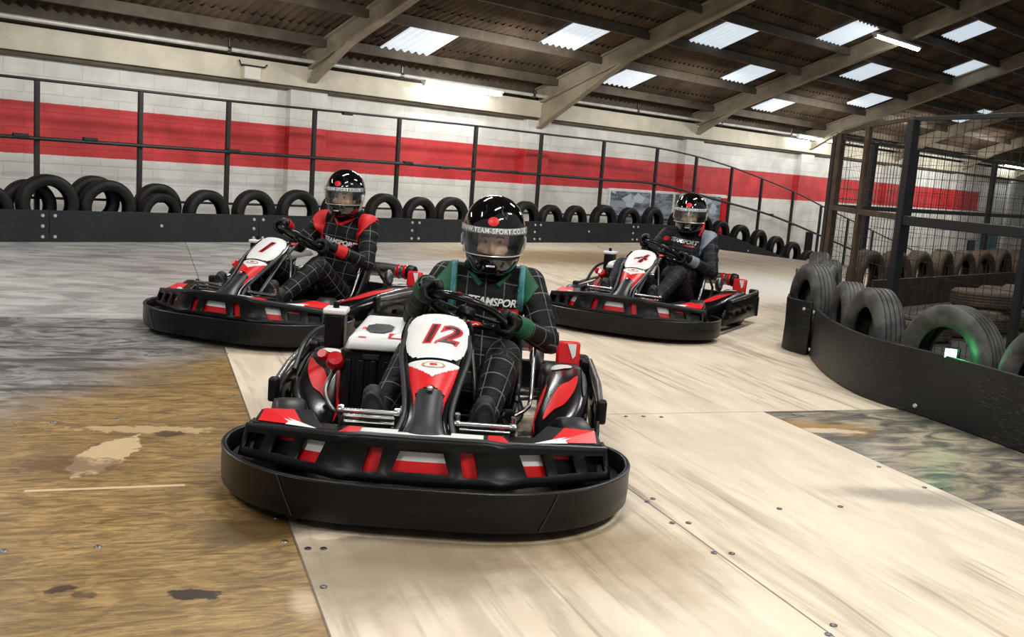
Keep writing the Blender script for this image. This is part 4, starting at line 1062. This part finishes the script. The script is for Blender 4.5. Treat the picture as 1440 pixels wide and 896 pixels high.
M['suit_grey'] = suit_mat('charcoal_quilted_suit', (20, 21, 24), (92, 94, 98), .082, .0044, .6)
M['skin'] = mat('face_skin', (226, 186, 158), .5, var=.08, scale=8)
M['balaclava'] = mat('black_balaclava', (10, 10, 11), .8, spec=.2)
M['glove'] = mat('black_glove', (14, 14, 15), .55, spec=.3, var=.4, scale=20, bump=.3, bscale=60)
M['glove_grey'] = mat('glove_knuckle_grey', (92, 92, 92), .6)
M['shoe'] = mat('black_shoe', (24, 24, 25), .6, var=.2)
M['sole'] = mat('dark_shoe_sole', (40, 41, 43), .65, var=.2, bump=.2, bscale=80)
M['helmet'] = mat('gloss_black_helmet', (9, 9, 10), .06, coat=1.0)
M['helmet_trim'] = mat('helmet_rubber', (18, 18, 18), .5)
M['silver'] = mat('silver_print', (196, 196, 196), .3, metal=.3)
M['band'] = mat('pale_visor_band', (128, 130, 131), .35)
M['print_white'] = mat('white_print', (232, 232, 228), .45)
M['eye_white'] = mat('eye_white', (190, 182, 174), .3); M['iris'] = mat('dark_iris', (40, 28, 20), .25)
def visor_mat():
    n = NT('clear_smoke_visor'); n.t.nodes.remove(n.b); out = next(x for x in n.t.nodes if x.type == 'OUTPUT_MATERIAL')
    tr = n.n('ShaderNodeBsdfTransparent'); tr.inputs[0].default_value = (.93, .93, .92, 1)
    gl = n.n('ShaderNodeBsdfGlossy'); gl.inputs['Roughness'].default_value = .2; gl.inputs[0].default_value = (.9, .9, .9, 1)
    lw = n.n('ShaderNodeLayerWeight'); lw.inputs[0].default_value = .35
    mx = n.n('ShaderNodeMixShader'); f = n.math('ADD', n.math('MULTIPLY', lw.outputs['Fresnel'], .7), .15, clamp=True)
    n.l(f, mx.inputs[0]); n.l(tr.outputs[0], mx.inputs[1]); n.l(gl.outputs[0], mx.inputs[2]); n.l(mx.outputs[0], out.inputs['Surface'])
    return n.mat
M['visor'] = visor_mat()
M['green'] = mat('green_cloth', (14, 84, 52), .65, var=.2, scale=12); M['blue_green'] = mat('pale_teal_tape', (70, 134, 140), .6)
M['red_cloth'] = mat('red_cloth', (206, 20, 26), .6, var=.12, scale=12); M['grey_cloth'] = mat('pale_grey_cloth', (128, 138, 150), .7, var=.2, scale=14)

def remesh(mb, voxel, it=6, fac=.5):
    me = mb.mesh('tmp', merge=True)
    o = bpy.data.objects.new('tmp', me); COL.objects.link(o)
    q = o.modifiers.new('r', 'REMESH'); q.mode = 'VOXEL'; q.voxel_size = voxel
    s = o.modifiers.new('s', 'SMOOTH'); s.iterations = it; s.factor = fac
    bpy.context.view_layer.update()
    out = bpy.data.meshes.new_from_object(o.evaluated_get(bpy.context.evaluated_depsgraph_get()))
    bpy.data.objects.remove(o); bpy.data.meshes.remove(me)
    return out

HEL = [(-.178, .090, .128, .100), (-.165, .101, .146, .108), (-.14, .111, .156, .122), (-.10, .122, .160, .142), (-.05, .131, .158, .158), (0, .136, .152, .167)]
def hel_pt(z, ph, off=0.0):
    """ph = 0 straight ahead (-y)"""
    if z >= 0:
        al = math.asin(min(1, z / .152)); k = math.cos(al) ** .92 if al < 1.5707 else 0
        a, f, b = .136 * k, .152 * k, .167 * k; nz = math.sin(al); 
    else:
        i = 0
        while i < len(HEL) - 2 and HEL[i + 1][0] < z: i += 1
        t = (z - HEL[i][0]) / (HEL[i + 1][0] - HEL[i][0]); a, f, b = [HEL[i][j] + (HEL[i + 1][j] - HEL[i][j]) * t for j in (1, 2, 3)]; nz = 0
    d = f if math.cos(ph) > 0 else b
    e = off
    return V(((a + e * (1 - nz)) * math.sin(ph), -(d + e * (1 - nz)) * math.cos(ph), z + e * nz))

def make_helmet(parent, accents, band_text):
    zs = [-.178, -.165, -.15, -.13, -.11, -.092, -.08, -.06, -.04, -.02, -.006, .005, .02, .04, .06, .08, .095, .108, .12, .13, .138, .144, .148, .1505, .1519]
    q = MB(); na = 72
    vs = [hel_pt(z, 2 * math.pi * k / na) for z in zs for k in range(na)]; fs = []
    for i in range(len(zs) - 1):
        zm = (zs[i] + zs[i + 1]) / 2
        for k in range(na):
            ph = (k + .5) * 360 / na; ph = ph - 360 if ph > 180 else ph
            if -.092 < zm < -.0 and abs(ph) < 70: continue
            fs.append((i * na + k, i * na + (k + 1) % na, (i + 1) * na + (k + 1) % na, (i + 1) * na + k))
    fs.append(tuple((len(zs) - 1) * na + k for k in range(na)))
    q.add(vs, fs); sh = link('helmet', q.mesh('helmet'), M['helmet'], parent, 60, 0, .012, -1)
    # inner padding so nothing looks hollow
    q = MB(); q.grid(lambda u, v: hel_pt(-.172 + .012 * v, 2 * math.pi * u) * (1 - .06 * (1 - v)), 48, 3); q.build('neck_trim', M['helmet_trim'], sh)
    q = MB(); q.grid(lambda u, v: hel_pt(-.092 + .094 * v, R(-84 + 168 * u), .0065 + .002 * math.sin(math.pi * v)), 60, 10); vis = q.build('visor', M['visor'], sh, 60)
    q = MB(); q.grid(lambda u, v: hel_pt(.000 + .027 * v, R(-84 + 168 * u), .0085), 60, 4); bd = link('visor_band', q.mesh('visor_band'), M['band'], vis, 60, 0, .002, -1)
    q = MB(); q.tube([hel_pt(-.0915, R(-84 + 168 * u / 60), .0085) for u in range(61)], .0025, 6); q.build('visor_rim', M['silver'], vis)
    me = text_mesh(band_text, .0265, 0, 0, .0008, 1.12)
    for v in me.vertices:
        v.co = hel_pt(.0135 + v.co.y, v.co.x / .146, .0098)
    link('band_lettering', me, M['print_white'], vis, 0)
    for s in (-1, 1):
        c = hel_pt(-.045, R(88) * s, .004); q = MB(); q.lathe([(.001, .008), (.022, .007), (.027, .003), (.029, -.004)], c, (s, 0, 0), 20); q.build('visor_pivot', M['silver'], sh)
        q = MB(); q.add([hel_pt(z, R(p) * s, .002) for z, p in ((.118, 22), (.085, 30), (.062, 26), (.09, 17))], [(0, 1, 2, 3)]); q.build('vent_mark', M['grey_plastic'], sh, 0, 0, .002)
        q = MB(); q.tube([hel_pt(-.115, R(s * 28), .002), hel_pt(-.14, R(s * 24), .002)], .004, 6); q.build('chin_slot', M['grey_plastic'], sh)
    q = MB(); q.grid(lambda u, v: hel_pt(.054 + .0185 * math.sin(2 * math.pi * u) * v, R(10.5 * math.cos(2 * math.pi * u) * v), .0022 + .001 * (1 - v)), 28, 4); q.build('oval_emblem', M[accents['emblem']], sh, 60)
    q = MB(); q.tube([hel_pt(-.135, R(a), .004 ) for a in range(-9, 10, 3)], .0045, 8); q.build('chin_vent', M['silver'], sh)
    return sh

def hand_mesh(P, T, Rr, N, wrist, flip):
    """hand closed round the wheel rim at P; T along the rim from little finger to index side"""
    mb = MB(); r0 = .0155
    def pt(t, al, rad): return P + T * t + Rr * (rad * math.cos(R(al))) + N * (rad * math.sin(R(al)))
    kn = []
    for i, (t, k, rr) in enumerate([(.033, 1.0, .0100), (.011, 1.06, .0104), (-.011, 1.0, .0100), (-.031, .85, .0088)]):
        c = [pt(t, 62, .047 * k), pt(t * .98, 12, .042 * k), pt(t * .95, -48, .033), pt(t * .93, -112, .0285), pt(t * .92, -158, .0275)]
        kn.append(c[0]); rad = [rr * 1.18, rr * 1.08, rr, rr * .95, rr * .85]
        for a in range(4): mb.capsule(c[a], rad[a], c[a + 1], rad[a + 1], 10)
    heel = P + N * .050 - Rr * .012
    w = wrist
    for k in kn: mb.capsule(k, .0135, heel.lerp(w, .35) + T * ((k - P).dot(T) * .65), .0165, 10)
    mb.capsule(kn[0], .013, kn[3], .012, 10)
    mb.capsule(heel + T * .02, .02, w, .030, 12); mb.capsule(heel - T * .02, .019, w, .030, 12)
    th = [heel + T * .026 - Rr * .004, P + T * .046 + N * .034 - Rr * .018, P + T * .040 + N * .020 - Rr * .032, P + T * .030 + N * .002 - Rr * .034]
    for a, rr in zip(range(3), (.0155, .0125, .0108)): mb.capsule(th[a], rr, th[a + 1], rr * .9, 10)
    return remesh(mb, .0042, 3)

def make_driver(pose, label, suit, acc, head_yaw, head_pitch, cx=.115, lean=.065, up=0.0, knee=(-.105, .03, .44), band='WWW.TEAM-SPORT.CO.UK', group=None):
    S = V((cx, .40, .10)); MK = pose
    root = empty('person'); root.matrix_world = MK @ Matrix.Translation(S)
    tag(root, label, 'person', group)
    loc = lambda p: V(p) - S
    # skeleton
    hip = V((cx, .44, .215)); belly = V((cx + lean * .25, .48, .36)); chest = V((cx + lean * .6, .53, .56 + up * .7)); neck = V((cx + lean * .9, .545, .72 + up))
    headc = V((cx + lean, .475, .905 + up))
    sh = {-1: V((cx + lean * .8 - .185, .53, .685 + up * .9)), 1: V((cx + lean * .8 + .185, .53, .680 + up * .9))}
    wc_ = V((.095, .06, .628)); X = V((.958, 0, -.285)).normalized(); n_ = V((.16, .40, .90)); n_ = (n_ - X * n_.dot(X)).normalized(); Y = n_.cross(X)
    def rim(a):
        d = X * math.cos(a) + Y * math.sin(a); return wc_ + d * .16, d, (-X * math.sin(a) + Y * math.cos(a))
    PL, dL, tL = rim(R(192)); PR, dR, tR = rim(R(10))
    T_L = tL if tL.y < 0 else -tL; T_R = tR if tR.y < 0 else -tR        # index finger towards the far side
    wr = {-1: PL + n_ * .058 + dL * .035 + V((-.01, .085, -.035)), 1: PR + n_ * .050 + dR * .045 + V((.005, .085, -.035))}
    el = {-1: V((cx + lean - .315, .38, .545)), 1: V((cx + lean + .262, .375, .475))}
    kn = {-1: V(knee), 1: V((.255, .04, .455))}
    hp = {-1: V((cx - .095, .42, .20)), 1: V((cx + .095, .42, .20))}
    an = {-1: V((-.195, -.315, .262)), 1: V((.185, -.315, .250))}
    mb = MB(); bones = []
    def cap(a, ra, b, rb, nm=None):
        mb.capsule(loc(a), ra, loc(b), rb)
        if nm: bones.append((nm, loc(a), loc(b), (ra + rb) / 2))
    tw = Matrix.Rotation(R(-22), 3, 'X')
    mb.ellipsoid(loc(hip), (.175, .14, .13)); mb.ellipsoid(loc(belly), (.165, .125, .17), tw); mb.ellipsoid(loc(chest), (.185, .128, .19), tw)
    mb.ellipsoid(loc(chest + V((0, -.02, .04))), (.165, .115, .13), tw)
    bones.append(('torso', loc(hip), loc(neck), .16))
    cap(neck + V((0, .0, -.02)), .062, headc + V((0, .02, -.09)), .055, 'neck')
    for s in (-1, 1):
        cap(neck + V((s * .05, 0, -.03)), .060, sh[s], .072)
        cap(sh[s], .072, el[s], .055, 'upper_arm%d' % s); cap(el[s], .056, wr[s], .038, 'forearm%d' % s)
        cap(hp[s], .100, kn[s], .074, 'thigh%d' % s); cap(kn[s], .074, an[s], .050, 'shin%d' % s)
        # folds of the loose suit
        for f, rr in ((.3, .078), (.62, .069)): mb.ellipsoid(loc(sh[s].lerp(el[s], f)), (rr, rr, rr * .6))
    # head with face
    Hm = Matrix.Rotation(R(head_yaw), 3, 'Z') @ Matrix.Rotation(R(head_pitch), 3, 'X')
    hw = lambda p: loc(headc + Hm @ V(p))
    mb.ellipsoid(hw((0, .01, -.035)), (.076, .098, .118), Hm); mb.ellipsoid(hw((0, -.045, -.10)), (.052, .052, .055), Hm)
    mb.capsule(hw((0, -.088, -.035)), .010, hw((0, -.106, -.078)), .015, 10)          # nose
    mb.capsule(hw((-.045, -.082, -.018)), .011, hw((-.008, -.092, -.020)), .010, 8); mb.capsule(hw((.045, -.082, -.018)), .011, hw((.008, -.092, -.020)), .010, 8)  # brow
    for s in (-1, 1):
        mb.ellipsoid(hw((s * .045, -.068, -.075)), (.026, .022, .022), Hm)             # cheek
        mb.ellipsoid(hw((s * .078, .015, -.045)), (.010, .022, .032), Hm)              # ear
    mb.capsule(hw((-.02, -.093, -.108)), .009, hw((.02, -.093, -.108)), .009, 8)       # mouth
    me = remesh(mb, .0088, 5)
    me.name = 'body'
    # bone id per vertex + cloth grid
    co = np.empty(len(me.vertices) * 3); me.vertices.foreach_get('co', co); co = co.reshape(-1, 3)
    D = []; U = []; Vv = []
    for nm, a, b, r in bones:
        a_ = np.array(a); ax = np.array(b) - a_; L = np.linalg.norm(ax); ax /= L
        t = np.clip((co - a_) @ ax, 0, L); q = co - (a_ + t[:, None] * ax); d = np.linalg.norm(q, axis=1) - r
        D.append(d); tt = (co - a_) @ ax
        ref = np.array((0, -1, .3)) if 'thigh' in nm or 'shin' in nm else np.array((0, -1, 0.2)); ref = ref - ax * (ref @ ax); ref /= np.linalg.norm(ref); sd = np.cross(ax, ref)
        if nm == 'torso': U.append(co[:, 0] - a_[0]); Vv.append(tt)
        else:
            ang = np.arctan2(q @ sd, q @ ref); U.append(np.abs(ang) * r); Vv.append(tt)
    D = np.array(D); bid = D.argmin(0); U = np.array(U)[bid, np.arange(len(co))]; Vv = np.array(Vv)[bid, np.arange(len(co))]
    for nm, arr in (('gu', U + 10 + .041), ('gv', Vv + 10)):
        at = me.attributes.new(nm, 'FLOAT', 'POINT'); at.data.foreach_set('value', arr.astype(np.float32))
    nid = [i for i, b in enumerate(bones) if b[0] == 'neck'][0]
    hc = np.array(loc(headc)); Hi = np.array(Hm.inverted())
    rel = (co - hc) @ Hi.T
    body = link('body', me, [M[suit], M['balaclava'], M['skin']], root, 0)
    me.shade_smooth()
    for p in me.polygons:
        c = np.mean([rel[i] for i in p.vertices], axis=0)
        if c[2] > -.2 and abs(c[0]) < .12 and c[2] < .13 and co[p.vertices[0]][2] > hc[2] - .155 and abs(c[1]) < .16:
            p.material_index = 2 if (c[1] < -.03 and -.092 < c[2] < .02 and abs(c[0]) < .068) else 1
    bv = BVHTree.FromPolygons([tuple(v.co) for v in me.vertices], [tuple(p.vertices) for p in me.polygons])
    for s in (-1, 1):
        q = MB(); c = hw((s * .031, -.079, -.040)); q.ellipsoid(c, (.0118, .0118, .0112)); e = q.build('eye', M['eye_white'], root)
        q = MB(); q.ellipsoid(c + Hm @ V((0, -.0105, 0)), (.0070, .004, .0070)); q.build('iris', M['iris'], e)
        q = MB(); q.tube([hw((s * .014, -.1, -.020)), hw((s * .03, -.101, -.0155)), hw((s * .048, -.092, -.021))], .0032, 6); q.build('eyebrow', M['iris'], root)
    # shells of coloured cloth lying on the suit
    def shell(name, mt, planes, off=.004, only=None):
        bm = bmesh.new(); bm.from_mesh(me); 
        if only is not None:
            ids = [i for i, b in enumerate(bones) if b[0] in only]
            kill = [v for v in bm.verts if bid[v.index] not in ids]; bmesh.ops.delete(bm, geom=kill, context='VERTS')
        for pc, no in planes:
            bmesh.ops.bisect_plane(bm, geom=bm.verts[:] + bm.edges[:] + bm.faces[:], dist=1e-6, plane_co=pc, plane_no=no, clear_inner=True)
        if not bm.faces: bm.free(); return None
        left = set(bm.verts); isl_ = []
        while left:
            st = [left.pop()]; cur = set(st)
            while st:
                v = st.pop()
                for e in v.link_edges:
                    w = e.other_vert(v)
                    if w in left: left.discard(w); cur.add(w); st.append(w)
            isl_.append(cur)
        isl_.sort(key=len); 
        for g in isl_[:-1]: bmesh.ops.delete(bm, geom=list(g), context='VERTS')
        bm.normal_update()
        for v in bm.verts: v.co += v.normal * off
        m2 = bpy.data.meshes.new(name); bm.to_mesh(m2); bm.free()
        for at in ('gu', 'gv'):
            if at in m2.attributes: m2.attributes.remove(m2.attributes[at])
        o = link(name, m2, M[mt], root, 0); m2.shade_smooth(); sm = o.modifiers.new('solid', 'SOLIDIFY'); sm.thickness = .004; sm.offset = -1; return o
    C = acc['cloth']
    for s in (-1, 1):
        p0 = loc(sh[s])
        outw = p0 + V((s * .035, 0, 0))
        # wedge: wide over the shoulder, pointed on the chest
        ap = p0 + V((-s * .055, 0, -.14))
        pl = [(ap, V((-s * .10 * -1, 0, 0)).normalized() * 1 if False else V((s * .95, 0, -.03)).normalized()), (ap, V((-s * .72, 0, .50)).normalized()), (outw, V((-s * .8, 0, -.6)).normalized()) if acc['style'] == 'green' else (p0 + V((s * .06, 0, 0)), V((-s, 0, 0))), (p0 + V((0, .045, 0)), V((0, -1, .0))), (p0 + V((0, 0, -.16)), V((0, 0, 1)))]
        if acc['style'] != 'grey' or s > 0: shell('shoulder_patch', C, pl, .0045, ('torso', 'upper_arm%d' % s, 'neck', 'forearm%d' % s))
        if acc['style'] == 'green':
            pl2 = [(ap + V((s * .012, 0, 0)), V((s * .97, 0, .02)).normalized()), (ap + V((s * .036, 0, .0)), V((-s * .97, 0, -.02)).normalized()), (p0 + V((0, .03, 0)), V((0, -1, 0))), (p0 + V((0, 0, -.12)), V((0, 0, 1)))]
            shell('shoulder_tape', 'blue_green', pl2 + [(p0 + V((0, 0, .075)), V((0, 0, -1)))], .0075, ('torso', 'upper_arm%d' % s))
        ax = (loc(wr[s]) - loc(el[s])).normalized(); e = loc(wr[s])
        shell('cuff', acc['cuff'], [(e - ax * .060, ax), (e + ax * .012, -ax)], .006, ('forearm%d' % s,))
        # collar flashes
        if acc['style'] != 'grey':
            q = MB(); a = loc(neck) + V((s * .035, -.115, -.055)); b = loc(neck) + V((s * .088, -.085, .000))
            if acc['style'] == 'red': a = loc(neck) + V((s * .0, -.125, -.060))
            pts_ = []
            for k in range(7):
                p = a.lerp(b, k / 6); h = bv.ray_cast(p + V((0, -.3, 0)), V((0, 1, 0))); pts_.append((h[0] if h[0] is not None else p) + V((0, -.004, 0)))
            q.tube(pts_, .0125, 8); q.build('collar_flash', C, root) if False else q.build('collar_flash', M[C], root)
    # collar ring
    q = MB(); q.tube([loc(neck) + V((.098 * math.cos(a), -.008 + .092 * math.sin(a), .022 + .018 * math.sin(a))) for a in [2 * math.pi * k / 28 for k in range(28)]], .021, 10, loop=True); q.build('collar', M['balaclava'], root)
    # chest print
    def press(me_, off):
        for v in me_.vertices:
            p = v.co.copy(); h = bv.ray_cast(p, V((0, 1, 0)))
            if h[0] is not None: v.co = h[0] + h[1] * off
            if h[0] is not None and h[1].y > 0: v.co = h[0] - h[1] * off
    cc = loc(chest) + V((acc['px'], 0, acc['pz']))
    tm = text_mesh('TEAMSPORT' , .044, .25, 0, .0012, .95); bmx = bmesh.new(); bmx.from_mesh(tm); bmesh.ops.subdivide_edges(bmx, edges=bmx.edges, cuts=1); bmx.to_mesh(tm); bmx.free()
    for v in tm.vertices: v.co = cc + V((v.co.x, -.3, v.co.y - v.co.x * acc['slope']))
    press(tm, .0035); link('chest_print', tm, M['print_white'] if acc['style'] != 'grey' else M['silver'], root, 0)
    q = MB(); q.grid(lambda u, v: cc + V((-.155 + .022 * v * math.cos(2 * math.pi * u), -.3, .012 + .02 * v * math.sin(2 * math.pi * u))), 20, 2); m2 = q.mesh('chest_dot'); press(m2, .0035); link('chest_dot', m2, M['red_cloth'], root, 0)
    q = MB(); q.grid(lambda u, v: cc + V((.02 + .085 * u, -.3, -.036 + .013 * v - (.02 + .085 * u) * acc['slope'])), 10, 2); m2 = q.mesh('chest_strip'); press(m2, .0035); link('chest_strip', m2, M['dark_red'], root, 0)
    # gloves and shoes
    for s, P_, d_, T_ in ((-1, PL, dL, T_L), (1, PR, dR, T_R)):
        gm_ = hand_mesh(loc(P_), T_, d_, n_, loc(wr[s]) , s); gm_.name = 'glove'; g = link('glove', gm_, M['glove'], root, 0); gm_.shade_smooth()
        q = MB(); c = loc(P_) + n_ * .066 + d_ * .022; q.ellipsoid(c + V((0, .018, -.004)), (.020, .016, .010), Matrix((T_, d_, n_)).transposed()); q.build('knuckle_pad', M['glove_grey'], g)
        q = MB(); a = loc(an[s]); he = a + V((0, -.015, -.085)); ball = a + V((s * .008, -.075, .045)); toe = a + V((s * .012, -.072, .105))
        q.capsule(a + V((0, .015, .035)), .050, a, .050); q.capsule(a, .048, he, .036); q.capsule(he, .034, ball, .043); q.capsule(a + V((0, -.02, .02)), .045, ball, .043); q.capsule(ball, .044, toe, .038)
        sm_ = remesh(q, .006, 4); sm_.name = 'shoe'; so = link('shoe', sm_, M['shoe'], root, 0); sm_.shade_smooth()
        # flat dark sole
        q = MB(); out_ = []
        for k in range(36):
            t = 2 * math.pi * k / 36; u = math.cos(t); w_ = math.sin(t); out_.append((w_ * (.047 if u > 0 else .040), u * .120))
        ctr = (he + toe) / 2 + V((0, -.033, .0)); up_ = (toe - he).normalized(); rt_ = V((1, 0, 0)); nr_ = rt_.cross(up_)
        q.rings([[ctr + rt_ * x + up_ * y + nr_ * dz for x, y in out_] for dz in (-.009, .009)]); q.build('sole', M['sole'], so, 40, .004)
    # helmet
    hroot = make_helmet(root, acc, band); hroot.matrix_basis = Matrix.Translation(loc(headc)) @ Hm.to_4x4()
    if acc['style'] == 'grey':
        q = MB(); q.tube(catmull([loc(headc) + Hm @ V((.125, -.02, -.09)), loc(headc) + Hm @ V((.118, -.06, -.15)), loc(headc) + Hm @ V((.10, -.07, -.20))], 5), .010, 8); q.build('helmet_strap', M['red_cloth'], root)
    return root
def kmat(k):
    x, y, yaw, roll = k
    return Matrix.Translation((x, y, .58 * math.sin(R(roll)))) @ Matrix.Rotation(R(yaw), 4, 'Z') @ Matrix.Rotation(-R(roll), 4, 'Y')
make_driver(kmat(K12), 'person in black racing suit with green shoulders driving kart number 12', 'suit', dict(style='green', cloth='green', cuff='green', emblem='red', patch=1, px=.048, pz=.045, slope=.08), -2, 4, up=.028, group='kart drivers')
make_driver(kmat(K1), 'person in black racing suit with red shoulders and cuffs driving kart number 1', 'suit', dict(style='red', cloth='red_cloth', cuff='red_cloth', emblem='red', patch=1, px=.03, pz=.0, slope=.18), 8, 2, up=.06, group='kart drivers')
make_driver(kmat(K4), 'person in charcoal checked racing suit with grey cuffs driving kart number 4', 'suit_grey', dict(style='grey', cloth='grey_cloth', cuff='grey_cloth', emblem='red', patch=1, px=.0, pz=.10, slope=.1), 10, 2, up=.06, knee=(-.23, .04, .47), group='kart drivers')

SC.view_settings.view_transform = 'Standard'; SC.view_settings.look = 'None'; SC.view_settings.gamma = 1; SC.view_settings.use_curve_mapping = False
SC.view_settings.exposure = 0.0
SC.cycles.use_denoising = True
try: SC.cycles.denoiser = 'OPENIMAGEDENOISE'
except Exception: pass
SC.cycles.max_bounces = 6
